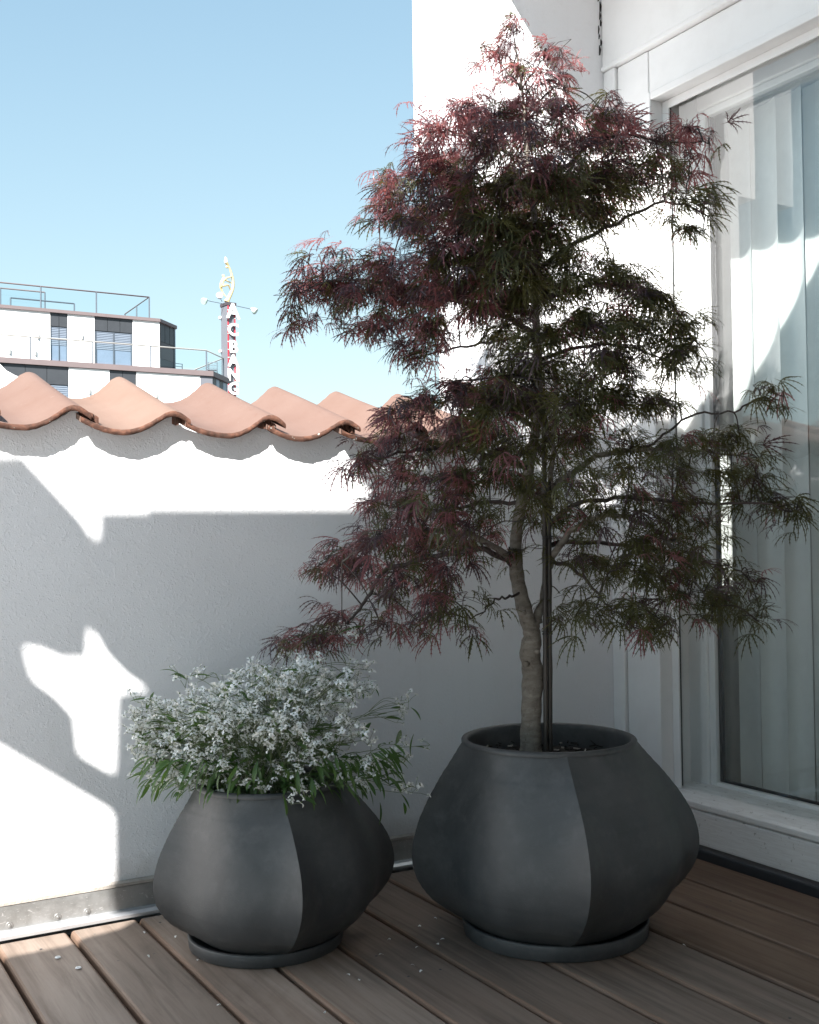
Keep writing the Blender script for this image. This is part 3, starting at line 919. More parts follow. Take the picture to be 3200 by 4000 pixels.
# leaf shape: a palm of narrow toothed lobes
def leaf_arrays(seed):
    r = random.Random(seed)
    V, T = [], []
    for ang, ln in ((0, 1), (17, .97), (-17, .97), (36, .86), (-36, .86), (62, .62), (-62, .62)):
        a0 = math.radians(ang + r.uniform(-5, 5))
        L = 0.062 * ln * r.uniform(.88, 1.12)
        N = 6
        p = np.array([0, 0, 0.0]); pitch = math.radians(r.uniform(0, 18)); yaw = a0
        bend = math.radians(r.uniform(42, 105)); sway = math.radians(r.uniform(-22, 22)) - a0 * 0.18
        prev = None
        for i in range(N + 1):
            s = i / N
            d = np.array([math.cos(yaw) * math.cos(pitch), math.sin(yaw) * math.cos(pitch), math.sin(pitch)])
            side = np.array([-math.sin(yaw), math.cos(yaw), 0])
            w = (0.00032 + 0.00080 * math.sin(math.pi * min(1, s * 0.92 + 0.05)) ** 0.8) * (1 if s < .99 else .15)
            n = len(V)
            V += [p - side * w, p + side * w]
            if prev is not None:
                T += [(prev, n, prev + 1), (prev + 1, n, n + 1)]
            if 0 < i < N and ln > .5:
                tl = 0.0080 * (1.12 - s) * r.uniform(.7, 1.3)
                for sg in (-1, 1):
                    q = p + side * sg * (w + tl * 0.55) + d * tl * 0.85 + np.array([0, 0, -tl * .18])
                    b0 = p + side * sg * w * .8 - d * 0.0009
                    b1 = p + side * sg * w * .8 + d * 0.0016
                    m = len(V); V += [b0, b1, q]
                    T.append((m, m + 1, m + 2) if sg < 0 else (m + 1, m, m + 2))
            prev = n
            p = p + d * (L / N)
            pitch -= bend / N
            yaw += sway / N
    # petiole
    n = len(V)
    V += [np.array([0, -.0006, 0]), np.array([0, .0006, 0]), np.array([-.020, 0.0, .002])]
    T.append((n, n + 1, n + 2))
    return np.array(V), np.array(T)
LEAVES = [leaf_arrays(s) for s in range(9)]

CL = '''1075 70 28 18 10;1050 110 35 20 13;1150 110 35 18 14;1185 120 25 15 8;1085 130 30 25 10;1170 165 35 25 14;1195 195 15 20 6;1060 165 40 18 10;1110 190 50 20 9;1130 235 60 25 24
900 285 45 35 30;960 240 60 28 28;1040 240 70 30 34;1180 235 60 25 26;1280 245 60 22 26;1325 250 30 15 10;1000 300 80 45 48;1110 300 80 50 46;1220 300 70 45 48;1310 300 50 35 30;880 330 40 35 20
1400 300 55 30 22;1460 280 45 22 15;1495 310 20 20 6;1390 350 60 35 24;1450 380 50 30 16;1430 430 50 30 17;1490 430 35 22 11;1480 490 35 35 13;1340 380 60 40 34
860 370 50 30 28;820 420 45 35 28;800 455 35 25 16;880 440 60 40 40;850 480 50 30 26
960 380 70 50 60;1060 390 80 50 66;1160 390 80 50 70;1250 380 70 50 60;960 470 80 50 60;1060 480 80 50 70;1160 480 80 50 58;1260 450 60 40 34;1200 540 50 40 24
900 540 80 40 60;1000 550 80 45 70;1090 560 70 45 60;800 560 60 30 40;740 570 55 25 24;670 535 35 15 7;660 600 50 25 20;620 625 35 20 10;605 680 35 15 7;700 620 60 30 30;780 620 70 40 50;870 620 80 45 68;960 630 80 45 68;1060 640 70 45 54;1150 620 60 40 40;1240 600 60 30 28;720 690 50 15 10;800 680 60 25 30;650 680 30 15 5
900 700 60 35 40;870 745 45 30 20;835 770 25 12 5;1290 560 40 25 12;1310 600 60 30 28;1390 630 55 30 28;1440 690 40 40 24;1340 690 60 40 34;1250 690 60 40 34;1150 700 60 40 36;1060 690 45 30 24;1430 755 40 30 20;1470 740 25 20 8;1330 760 60 40 32;1230 770 60 40 32;1130 780 60 40 34;1468 795 20 20 5
1045 775 35 20 10;960 825 60 22 28;900 850 50 25 28;1030 840 70 40 48;1120 850 70 40 46;1220 850 60 40 36;1300 840 50 35 26;1380 850 40 25 13;1430 860 30 15 6
850 890 50 30 28;800 940 45 30 26;760 970 40 25 18;730 1000 30 20 9;880 950 60 40 44;960 910 70 40 50;1050 920 70 40 50;1150 920 60 40 36;1240 930 60 40 34;1330 930 50 30 20;830 1010 50 25 26;930 1010 70 40 44;1030 1000 60 40 36
780 1060 50 20 15;850 1070 60 35 36;940 1080 60 40 42;1020 1080 50 40 26;720 1160 50 25 22;660 1195 40 20 13;790 1130 60 35 34;880 1140 60 40 44;960 1150 50 40 34;1030 1130 40 30 18;740 1200 50 25 20;830 1210 55 35 32;910 1220 50 35 32;800 1260 40 25 15
930 1270 45 25 22;880 1310 40 20 14;800 1310 45 25 18;690 1325 45 18 14;640 1345 50 20 20;600 1350 28 14 10;720 1300 40 15 10;765 1340 25 12 6;905 1322 18 10 4;985 1322 25 10 4;1030 1278 14 7 2
1340 990 60 30 26;1420 950 50 25 22;1500 930 50 22 22;1560 935 45 20 18;1600 965 30 18 10;1450 990 60 25 24;1540 1000 50 22 20;1600 1010 40 20 12;1640 1060 45 18 15;1580 1060 40 18 12;1690 1070 22 15 7;1650 1100 20 12 4
1200 1010 50 35 24;1260 1040 60 35 30;1350 1060 60 35 30;1430 1070 50 40 34;1250 1110 50 30 22;1330 1130 60 35 28;1420 1140 55 35 30;1490 1110 40 30 16;1180 1080 30 30 8;1220 1180 50 30 20;1300 1200 60 35 30;1390 1210 60 35 32;1470 1190 50 30 26;1540 1195 45 22 18;1580 1220 30 20 10;1450 1260 60 30 32;1540 1260 50 30 26;1600 1280 32 20 13;1350 1280 60 30 28;1255 1285 45 26 20;1210 1300 28 18 9;1330 1325 40 18 13;1400 1310 40 22 15;1500 1310 40 22 13;1600 1310 28 16 7;1180 1250 16 18 3
1095 960 50 35 26;1110 1030 45 30 20;1100 1100 40 25 12;1075 1165 34 18 8;1150 1050 40 30 14;1160 1120 35 25 9;1630 832 22 10 5;1650 845 10 8 2'''
rng = np.random.default_rng(5)
inst = []          # (pos, rotation 3x3, scale, variant, material)
tw = MB()
px2m = VS / FPX * TD
AX = np.array([BC[0], BC[1]])
for ent in CL.replace('\n', ';').split(';'):
    cx, cy, rx, ry, n = map(float, ent.split())
    off = (cx - 1125) * px2m
    rmax = 0.30 + 0.16 * min(1, max(0, (cy - 60) / 900))
    lim = math.sqrt(max(rmax ** 2 - off ** 2, 0.0)) * 0.75
    nn = int(n * (2.3 if (930 < cx < 1320 and 330 < cy < 900) or (cx > 1180 and 540 < cy < 900) else 1.45) * 1.06); sx_ = rx * 1.16; sy_ = ry * 1.02
    small = rx < 40
    d0s = [0.0] if lim < 0.06 or small else [-lim * rng.uniform(.3, 1), lim * rng.uniform(.2, .9)]
    for di, d0 in enumerate(d0s):
        if small:                                   # keep sparse end sprays near the branch that carries them
            q = vp(cx, cy)
            d0 = float((LP[np.argmin(np.linalg.norm(np.cross(LP - CAM, (q - CAM) / np.linalg.norm(q - CAM)), axis=1))] - CAM) @ FWD) - TD
        m = nn // len(d0s)
        C = vp(cx, cy, d0)
        out = np.array([C[0] - AX[0], C[1] - AX[1], 0.0]); ln = np.linalg.norm(out)
        out = out / ln if ln > 0.05 else np.array([-1.0, 0, 0])
        near = LP[np.argmin(np.linalg.norm(LP - C, axis=1))]
        mid = (near + C) / 2 + np.array([0, 0, 0.018])
        tw.tube(curve([near, mid, C], 4), [0.0019, 0.0018, 0.0017, 0.0016, 0.0015, .0014, .0013, .0012, .0009], 5, 0, False)
        nsub = max(1, m // 5)
        for k in range(nsub):
            th = rng.uniform(0, 2 * math.pi); rr = math.sqrt(rng.random())
            e = np.array([math.cos(th) * rr * sx_ * px2m, 0, 0])
            z = math.sin(th) * rr * sy_ * px2m
            dp = rng.normal(0, 0.5) * rx * px2m
            tip = C + RGT * e[0] + np.array([0, 0, 1.0]) * z + np.array([FWD[0], FWD[1], 0]) * dp
            dirv = (tip - C) * 3 / max(rx * px2m, .01) + out * 1.2 + np.array([rng.normal(0, .5), rng.normal(0, .5), 0])
            dirv[2] *= 0.3
            dirv /= np.linalg.norm(dirv)
            base = tip - dirv * rng.uniform(.045, .085) + np.array([0, 0, .010])
            tw.tube([C + (base - C) * .15, (C + base) / 2 + np.array([0, 0, .008]), base, tip], [.0009, .0008, .0007, .0005], 4, 0, False)
            for q in range(5):
                if len(inst) and q >= m - 5 * (nsub - 1) and k == nsub - 1 and m >= 5: pass
                f = rng.uniform(0.0, 1.0)
                P = base + (tip - base) * f + rng.normal(0, .014, 3)
                ya = math.atan2(dirv[1], dirv[0]) + (rng.choice([-1, 1]) * rng.uniform(.15, .85) if q < 4 else rng.uniform(-.2, .2))
                pi_ = rng.normal(-0.26, 0.28)
                rl = rng.normal(0, 0.45)
                X = np.array([math.cos(ya) * math.cos(pi_), math.sin(ya) * math.cos(pi_), math.sin(pi_)])
                Y = np.array([-math.sin(ya), math.cos(ya), 0]); Z = np.cross(X, Y)
                Y2 = Y * math.cos(rl) + Z * math.sin(rl); Z2 = np.cross(X, Y2)
                inner = min(1.0, ln / 0.42)
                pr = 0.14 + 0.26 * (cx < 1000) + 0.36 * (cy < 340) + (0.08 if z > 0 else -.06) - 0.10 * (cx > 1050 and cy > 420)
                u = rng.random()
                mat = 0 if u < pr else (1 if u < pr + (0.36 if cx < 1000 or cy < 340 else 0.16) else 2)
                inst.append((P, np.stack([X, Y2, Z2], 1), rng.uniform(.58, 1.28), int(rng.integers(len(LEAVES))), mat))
tag(tw.build('twigs', M['twig'], maple), kind='stuff')
LM = [M['leaf_red'], M['leaf_plum'], M['leaf_olive']]
dist = np.array([np.linalg.norm(i[0] - CAM) for i in inst])
order = np.argsort(dist)
near_ids = set(order[:300].tolist())
leaf_me = {}
VV, TT, MI = [], [], []
nv = 0
for idx, (P, Rm, s, va, mt) in enumerate(inst):
    if idx in near_ids:
        key = (va, mt)
        if key not in leaf_me:
            me = bpy.data.meshes.new('leaf')
            me.from_pydata(LEAVES[va][0].tolist(), [], LEAVES[va][1].tolist())
            me.polygons.foreach_set('use_smooth', [True] * len(me.polygons))
            me.materials.append(LM[mt])
            leaf_me[key] = me
        o = bpy.data.objects.new('leaf', leaf_me[key])
        o.matrix_basis = Matrix(((Rm[0, 0], Rm[0, 1], Rm[0, 2], P[0]), (Rm[1, 0], Rm[1, 1], Rm[1, 2], P[1]), (Rm[2, 0], Rm[2, 1], Rm[2, 2], P[2]), (0, 0, 0, 1))) @ Matrix.Scale(s, 4)
        link(o, maple)
        continue
    v, t = LEAVES[va]
    VV.append(v * s @ Rm.T + P); TT.append(t + nv); MI.append(np.full(len(t), mt)); nv += len(v)
tag(tri_object('foliage', np.concatenate(VV), np.concatenate(TT), LM, np.concatenate(MI), maple), kind='stuff')
print('maple leaves', len(inst))

# support canes
cane = empty('bamboo_cane', tuple(vp(1153, 1575, -.01)), 'pair of dark bamboo canes staking the maple beside its trunk', 'plant stake')
for dx, top in ((0, 860), (9, 1010)):
    b = MB()
    pts = [vp(1150 + dx + (1575 - y) * -0.006, y, -.012 + dx * .0006) for y in range(1590, top, -36)]
    b.tube(pts, [0.0054 + (0.0010 if i % 5 == 0 else 0) for i in range(len(pts))], 10)
    b.build('cane', M['cane'], cane)
b = MB()
for y in (1330, 1130, 960):
    for k in range(2):
        c = vp(1153, y + k * 5, -.012)
        b.tube([c + np.array([.011 * math.cos(a), .011 * math.sin(a), 0]) for a in np.linspace(0, 6.28, 13)], .0012, 5)
b.build('tie', M['rubber'], cane)

# ------------------------------------------------------------------ white flowering plant
plant = empty('flowering_plant', (SMC[0], SMC[1], zs), 'bushy plant of tiny white flowers and narrow green leaves in the small planter', 'plant')
SD = float((np.array([SMC[0], SMC[1], 0.85]) - CAM) @ FWD)
def fp(x, y, d=0.0): return atd(x * VS, y * VS, SD + d)
def flower_arrays(seed):
    r = random.Random(seed)
    V, T, MI_ = [], [], []
    np_ = r.choice([3, 4, 4, 5])
    for k in range(np_):
        a = 2 * math.pi * k / np_ + r.uniform(-.5, .5)
        L = r.uniform(.0090, .0125); w0 = r.uniform(.0020, .0029)
        p = np.array([0, 0, 0.0]); pitch = r.uniform(.3, 1.0); prev = None
        dn = r.uniform(1.2, 2.6)
        for i in range(5):
            s = i / 4
            d = np.array([math.cos(a) * math.cos(pitch), math.sin(a) * math.cos(pitch), math.sin(pitch)])
            sd = np.array([-math.sin(a), math.cos(a), 0])
            w = w0 * (0.35 + 0.75 * math.sin(math.pi * min(1, s * .85 + .05))) * (1 if i < 4 else .5)
            n = len(V); V += [p - sd * w, p + sd * w]
            if prev is not None:
                T += [(prev, n, prev + 1), (prev + 1, n, n + 1)]; MI_ += [0, 0]
            prev = n; p = p + d * L / 4; pitch -= dn / 4
    for (x, y, z, q) in ((0, 0, .001, .0016), (r.uniform(-.003, .003), r.uniform(-.003, .003), .003, .0012)):
        n = len(V)
        V += [np.array(v) for v in ((x - q, y, z), (x + q, y, z), (x, y - q, z), (x, y + q, z), (x, y, z + q * 1.3), (x, y, z - q))]
        for f in ((0, 2, 4), (2, 1, 4), (1, 3, 4), (3, 0, 4), (2, 0, 5), (1, 2, 5), (3, 1, 5), (0, 3, 5)):
            T.append(tuple(n + i for i in f)); MI_.append(1)
    return np.array(V), np.array(T), np.array(MI_)
FL = [flower_arrays(s) for s in range(10)]
def gleaf_arrays(seed):
    r = random.Random(seed)
    V, T = [], []
    L = r.uniform(.034, .056); w0 = r.uniform(.0032, .0050)
    p = np.array([0, 0, 0.0]); pitch = r.uniform(-.1, .4); bend = r.uniform(.3, 1.1); prev = None
    for i in range(7):
        s = i / 6
        d = np.array([math.cos(pitch), 0, math.sin(pitch)])
        w = w0 * math.sin(math.pi * min(1, s * .94 + .03)) ** .8
        n = len(V); V += [p + np.array([0, -w, w * .35]), p, p + np.array([0, w, w * .35])]
        if prev is not None:
            T += [(prev, n, prev + 1), (prev + 1, n, n + 1), (prev + 1, n + 1, prev + 2), (prev + 2, n + 1, n + 2)]
        prev = n; p = p + d * L / 6; pitch -= bend / 6
    return np.array(V), np.array(T)
GL = [gleaf_arrays(s) for s in range(6)]
FC = '''330 1520 55 42 62;400 1500 60 45 80;330 1590 48 40 62;420 1570 70 50 110;480 1490 60 48 80;560 1440 70 42 78;640 1430 60 33 60;520 1540 80 50 120;600 1510 80 50 105;690 1470 60 40 60;740 1450 45 36 34;660 1560 70 50 62;740 1540 45 40 28;450 1630 80 38 78;560 1620 80 45 70;650 1640 60 40 36;750 1630 50 38 28;800 1600 38 38 20;845 1570 24 34 12;845 1500 24 26 14;295 1480 30 14 12;380 1420 18 9 8;420 1415 22 10 9;860 1655 36 18 12;715 1332 14 10 6;690 1336 10 7 4;730 1350 12 8 4;772 1395 14 7 7;898 1560 8 6 3;885 1655 18 10 6;350 1640 48 22 30;600 1685 55 14 18;470 1680 60 12 14;850 1470 20 10 8;290 1560 20 40 18;730 1410 25 14 12;640 1400 40 12 18;510 1425 30 12 12'''
rng = np.random.default_rng(9)
fi, gi = [], []
st = MB()
root0 = np.array([SMC[0], SMC[1], zs])
def basis(dirv, roll):
    X = dirv / np.linalg.norm(dirv)
    Y = np.cross([0, 0, 1.0], X); ny = np.linalg.norm(Y)
    Y = Y / ny if ny > 1e-3 else np.array([0, 1.0, 0])
    Z = np.cross(X, Y)
    Y2 = Y * math.cos(roll) + Z * math.sin(roll)
    return np.stack([X, Y2, np.cross(X, Y2)], 1)
for ent in FC.split(';'):
    cx, cy, rx, ry, n = map(float, ent.split())
    off = (cx - 580) * px2m; lim = math.sqrt(max(0.26 ** 2 - off ** 2, 0.0004)) * 0.75
    groups = max(1, int(n * (2.4 if cy < 1570 else 1.55) / 5))
    for k in range(groups):
        th = rng.uniform(0, 6.283); rr = math.sqrt(rng.random())
        d = rng.uniform(-lim, lim * 0.6) if n > 14 else rng.uniform(-.02, .02)
        hub = fp(cx + math.cos(th) * rr * rx, cy + math.sin(th) * rr * ry, d)
        base = root0 + np.array([rng.uniform(-.07, .07), rng.uniform(-.07, .07), 0])
        rim_d = (hub - base) * np.array([1, 1, 0])
        midp = base + rim_d * rng.uniform(.35, .6) + np.array([0, 0, max(.02, (hub[2] - base[2]) * rng.uniform(.55, .9)) + rng.uniform(.0, .03)]) + rng.normal(0, .01, 3)
        if k > 0 and rng.random() < .8:
            base = c0[int(rng.integers(4, 7))]
            if abs(hub[2] - base[2]) + np.linalg.norm(hub - base) > .16: base = c0[3]
            midp = base * .5 + hub * .5 + np.array([0, 0, .012]) + rng.normal(0, .006, 3)
            rads = [.0007, .0007, .0006, .0006, .0005, .0005, .0005, .0005, .0004]
        else:
            rads = [.00115, .0011, .001, .0009, .0008, .0007, .0006, .0006, .0005]
        c = [np.array(p) for p in curve([base, midp, hub - np.array([0, 0, .010])], 4)]
        if len(rads) == len(c) and rads[0] > .001: c0 = c
        st.tube(c, rads, 4, 0, False)
        for q in range(5 if n > 14 else max(2, min(4, int(n / groups)))):
            P = hub + rng.normal(0, 1, 3) * np.array([.012, .012, .009])
            st.tube([c[-1], c[-1] * .5 + P * .5 + np.array([0, 0, .002]), P], .0004, 3, 0, False)
            up = np.array([rng.normal(0, .5), rng.normal(0, .5) - .25, 1.0])
            B = basis(up, rng.uniform(0, 6.28)); B = np.stack([B[:, 1], B[:, 2], B[:, 0]], 1)
            fi.append((P, B, rng.uniform(.75, 1.15), int(rng.integers(len(FL)))))
        for q in range((1 if rng.random() < .5 else 0) if cy < 1560 else 3):
            f = rng.uniform(.35, .95); P = np.array(c[min(len(c) - 1, int(f * (len(c) - 1)))])
            dv = (hub - root0) * np.array([1, 1, 0]); dv = dv / (np.linalg.norm(dv) + 1e-6) + rng.normal(0, .6, 3) * np.array([1, 1, .5]) + np.array([0, 0, .15])
            gi.append((P, basis(dv, rng.normal(0, .4)), rng.uniform(.7, 1.15), int(rng.integers(len(GL)))))
# hanging leaves round the rim
for k in range(260):
    x = rng.uniform(300, 830); y = 1600 + rng.uniform(0, 75) - 25 * abs((x - 540) / 250) ** 2
    P = fp(x, y, rng.uniform(-.20, .02) * math.sqrt(max(.05, 1 - ((x - 570) / 290) ** 2)))
    dv = (P - root0) * np.array([1, 1, 0]); dv = dv / (np.linalg.norm(dv) + 1e-6) + np.array([rng.normal(0, .3), rng.normal(0, .3), -1.1 + rng.normal(0, .4)])
    gi.append((P, basis(dv, rng.normal(0, .5)), rng.uniform(.7, 1.1), int(rng.integers(len(GL)))))
for x, y in [(865, 1490), (872, 1545), (850, 1690), (800, 1690), (845, 1672), (762, 1440), (715, 1372), (668, 1386), (778, 1440)]:
    P = fp(x, y, 0); gi.append((P, basis(np.array([rng.normal(.3, .4), rng.normal(0, .4), -.8]), rng.normal(0, .4)), .9, int(rng.integers(len(GL)))))
tag(st.build('stems', M['stem'], plant), kind='stuff')

def scatter(items, arrs, name, bulk, mats, parent, keep):
    dist = np.array([np.linalg.norm(i[0] - CAM) for i in items])
    ids = set(np.argsort(dist)[:keep].tolist())
    mes = {}
    VV, TT, MI = [], [], []
    nv = 0
    for idx, (P, Rm, s, va) in enumerate(items):
        A = arrs[va]
        mi = A[2] if len(A) > 2 else np.zeros(len(A[1]), int)
        if idx in ids:
            if va not in mes:
                me = bpy.data.meshes.new(name)
                me.from_pydata(A[0].tolist(), [], A[1].tolist())
                for m in mats: me.materials.append(m)
                me.polygons.foreach_set('material_index', mi.astype(np.int32))
                me.polygons.foreach_set('use_smooth', [True] * len(me.polygons))
                mes[va] = me
            o = bpy.data.objects.new(name, mes[va])
            o.matrix_basis = Matrix(((*Rm[0], P[0]), (*Rm[1], P[1]), (*Rm[2], P[2]), (0, 0, 0, 1))) @ Matrix.Scale(s, 4)
            link(o, parent)
            continue
        VV.append(A[0] * s @ Rm.T + P); TT.append(A[1] + nv); MI.append(mi); nv += len(A[0])
    if VV:
        tag(tri_object(bulk, np.concatenate(VV), np.concatenate(TT), mats, np.concatenate(MI), parent), kind='stuff')
scatter(fi, FL, 'flower', 'blossom', [M['petal'], M['greentip']], plant, 300)
scatter(gi, GL, 'leaf', 'foliage', [M['green']], plant, 200)
print('flowers', len(fi), 'green leaves', len(gi))

# petals dropped on the boards
for i, (px, py) in enumerate([(1356, 3808), (1404, 3833), (1526, 3671), (1637, 3702), (1498, 3731), (1620, 3780), (1696, 3587), (1720, 3673), (583, 3742), (771, 3755), (688, 3657),
                              (1645, 3620), (1640, 3800), (1705, 3690), (560, 3640), (850, 3930), (1270, 3960), (2680, 3700)]):
    p = at(px, py, 2, 0.002)
    A = FL[i % len(FL)]
    b = MB()
    n = 10
    b.add([tuple(v * 1.0) for v in A[0][:n]], [tuple(int(k) for k in t) for t in A[1] if max(t) < n], 0, True)
    o = b.build('fallen_petal', M['petal'])
    o.location = (p[0], p[1], 0.003)
    o.rotation_euler = (random.uniform(-.6, .6), random.uniform(-.6, .6), random.uniform(0, 6))
    side = 'left of the small planter' if px < 760 else ('in front of the small planter' if px < 1420 else ('between the two planters' if px < 1800 else 'right of the large planter'))
    tag(o, 'tiny curled white petal fallen on the deck boards ' + side, 'petal', 'petals fallen on the deck')

# ------------------------------------------------------------------ neighbouring block and sign tower
BD = 55.0
blk = empty('apartment_block', (15, BD + 6, -13), 'white and charcoal flat roofed apartment block beyond the tiled wall', 'building')
def zr(y, plane): return at(300, y, 1, plane)[2]
def rect(name, mat, px0, px1, z0, z1, plane, thick=0.12, proud=0.0, parent=blk, py=1300):
    xa, xb = at(px0, py, 1, plane)[0], at(px1, py, 1, plane)[0]
    b = MB(); b.box(xa, xb, plane - proud, plane + thick, z0, z1)
    return b.build(name, mat, parent)
UP = BD + 2.0                                   # upper floor stands back
z_roof, z_slab = 12.45, 9.58
xL = -12.0
X = lambda px, pl, py=1300: float(at(px, py, 1, pl)[0])
xc = X(622, UP, 1235)
# core volumes
b = MB()
ch = (19.55 + (xc - X(622, UP, 1235)), 58.41 + 0.0)
b.prism([(xL, UP + .13, z_slab), (xc, UP + .13, z_slab), (ch[0], ch[1] + .13, z_slab), (ch[0], 70, z_slab), (xL, 70, z_slab)], (0, 0, z_roof - z_slab))
b.build('upper_storey', M['zinc_panel'], blk)
xl2 = X(829, BD, 1452); c2 = (22.0, 57.08)
b = MB(); b.prism([(xL, BD + .13, -13), (xl2, BD + .13, -13), (c2[0], c2[1] + .13, -13), (c2[0], 70, -13), (xL, 70, -13)], (0, 0, z_slab - 0.30 + 13))
b.build('lower_storeys', M['zinc_panel'], blk)
def slab_edge(name, plane, xcorner, cc, z, h):
    b = MB(); o = 0.10
    b.prism([(xL, plane - o, z - h), (xcorner + o * .3, plane - o, z - h), (cc[0] + o, cc[1], z - h), (cc[0] + o, 70.2, z - h), (xL, 70.2, z - h)], (0, 0, h))
    b.build(name, M['cap'], blk)
slab_edge('roof_edge', UP, xc, ch, z_roof + .02, 0.16)
slab_edge('terrace_edge', BD, xl2, c2, z_slab + 0.02, 0.26)
# upper floor panels; px measured on the photo
C1 = lambda x: x * 0.6377
ztop = z_roof - 0.14
for a, c in ((-400, 308), (415, 580), (814, 978)):
    rect('white_panel', M['facade'], C1(a), C1(c), z_slab + .021, ztop, UP, 0.12, 0.0)
for a, c, zh in ((312, 413, 0.66), (583, 812, 0.70)):
    xa, xb = X(C1(a), UP), X(C1(c), UP)
    nd = 2 if a == 312 else 3
    for k in range(nd):
        b = MB(); b.box(xa + (xb - xa) * k / nd + .01, xa + (xb - xa) * (k + 1) / nd - .01, UP + .03, UP + .12, ztop - zh, ztop); b.build('zinc_panel', M['zinc_panel'], blk)
    b = MB(); b.box(xa, xb, UP + .10, UP + .125, z_slab + .03, ztop - zh - .01); w = b.build('window', M['winblue'], blk)
    zt = ztop - zh - .02; k = 0
    while zt > z_slab + 1.15:
        b = MB(); b.box(xa + .04, xb - .04, UP + .075, UP + .095, zt - .055, zt); b.build('blind_slat', M['slatgrey'], w)
        zt -= 0.085; k += 1
    b = MB(); b.box(xa, xb, UP + .06, UP + .09, ztop - zh - .03, ztop - zh); b.build('window_head', M['zinc_panel'], w)
    for f in ((0.0, .04), (.48, .52), (.96, 1.0)):
        b = MB(); b.box(xa + (xb - xa) * f[0], xa + (xb - xa) * f[1], UP + .055, UP + .07, z_slab + .03, ztop - zh - .03); b.build('mullion', M['steel'], w)
# splayed end wall
def splay(name, mat, p0, p1, f0, f1, z0, z1, out=0.03):
    a = np.array(p0) + (np.array(p1) - np.array(p0)) * f0; c = np.array(p0) + (np.array(p1) - np.array(p0)) * f1
    d = c - a; nrm = np.array([d[1], -d[0]]); nrm /= np.linalg.norm(nrm)
    b = MB(); b.prism([(a[0], a[1], z0), (c[0], c[1], z0), (c[0], c[1], z1), (a[0], a[1], z1)], (nrm[0] * out, nrm[1] * out, 0)); return b.build(name, mat, blk)
P0, P1 = (xc, UP + .13), (ch[0], ch[1] + .13)
for k in range(3): splay('zinc_panel', M['zinc_panel'], P0, P1, .08 + k * .29, .08 + (k + 1) * .29 - .02, ztop - .95, ztop)
splay('window', M['towerdark'], P0, P1, .12, .90, z_slab + .9, ztop - .98, .02)
splay('splay_post', M['steel'], P0, P1, .94, 1.0, z_slab, ztop, .05)
Q0, Q1 = (xl2, BD + .13), (c2[0], c2[1] + .13)
for k in range(4): splay('zinc_panel', M['winblue'] if k % 2 else M['zinc_panel'], Q0, Q1, .05 + k * .22, .05 + (k + 1) * .22 - .02, 6.0, z_slab - .26)
# lower floor
zl = z_slab - 0.26
for a, c in ((420, 670), (834, 1225)):
    rect('white_panel', M['facade'], C1(a), C1(c), 3.0, zl, BD, 0.12, 0.0)
rect('white_panel', M['facade'], C1(1228), C1(1300), 3.0, zl, BD, .12, 0.0).data.materials[0] = M['towergrey']
for a, c, zh in ((-400, 418, 0.85), (672, 832, 0.72)):
    xa, xb = X(C1(a), BD, 1450), X(C1(c), BD, 1450)
    nd = 6 if a < 0 else 2
    for k in range(nd):
        b = MB(); b.box(xa + (xb - xa) * k / nd + .01, xa + (xb - xa) * (k + 1) / nd - .01, BD + .03, BD + .12, zl - zh, zl); b.build('zinc_panel', M['zinc_panel'], blk)
    b = MB(); b.box(xa, xb, BD + .10, BD + .125, 5.5, zl - zh - .01); w = b.build('window', M['winblue'], blk)
    for k in range(18):
        zt = zl - zh - .04 - k * .10
        b = MB(); b.box(xa + .04, xb - .04, BD + .075, BD + .095, zt - .06, zt); b.build('blind_slat', M['slatgrey'], w)
# sloping white parapet low on the left
pl = BD - 1.2
pts = [(-120, 660), (0, 740), (40, 780), (90, 808), (150, 830), (210, 845), (260, 862), (285, 885), (320, 897), (330, 1200), (-120, 1200)]
poly = [tuple(at(C1(x), 950 + y * .6377, 1, pl)) for x, y in pts]
b = MB(); b.prism(poly[::-1], (0, .4, 0)); b.build('stair_parapet', M['facade'], blk)
# small clips on the white panels
for x, y, plane in ((232, 570, UP), (500, 572, UP), (57, 662, UP), (215, 672, UP), (546, 906, BD), (957, 930, BD)):
    p = at(C1(x), 950 + y * .6377, 1, plane)
    b = MB(); b.box(p[0] - .035, p[0] + .035, plane - .10, plane - .002, p[2] - .13, p[2] + .13); b.build('facade_clip', M['lightrail'], blk)
# railings
def railing(pts, h, step, name='railing', top=M['steel'], glass=True, h_glass=None):
    r = MB(); r.tube([(p[0], p[1], p[2] + h) for p in pts], 0.036, 6)
    ro = r.build(name, top, blk)
    for a, c in zip(pts, pts[1:]):
        a, c = np.array(a), np.array(c)
        L = np.linalg.norm(c - a); n = max(1, int(round(L / step)))
        for k in range(n + 1):
            p = a + (c - a) * k / n
            if k == n and not np.allclose(c, pts[-1]): continue
            b = MB(); b.tube([(p[0], p[1], p[2]), (p[0], p[1], p[2] + h)], 0.036, 6); b.build('post', M['steel'], ro)
            if k < n and glass:
                q = a + (c - a) * (k + 1) / n
                d = (q - p) / np.linalg.norm(q - p) * .05
                p2, q2 = p + d, q - d
                b = MB(); b.add([(p2[0], p2[1], p2[2] + .10), (q2[0], q2[1], q2[2] + .10), (q2[0], q2[1], q2[2] + h - .08), (p2[0], p2[1], p2[2] + h - .08)], [(0, 1, 2, 3)]); b.build('glass_panel', M['railglass'], ro)
    return ro
zt = z_slab + .02
xe = X(C1(1265), BD - .02, 1360)
railing([(xL, BD, zt), (xe, BD, zt), (21.72, 57.0, zt), (21.72, 61.5, zt)], 1.06, 2.9, top=M['lightrail'])
xr = X(583, UP + .6, 1190)
zt = z_roof + .02
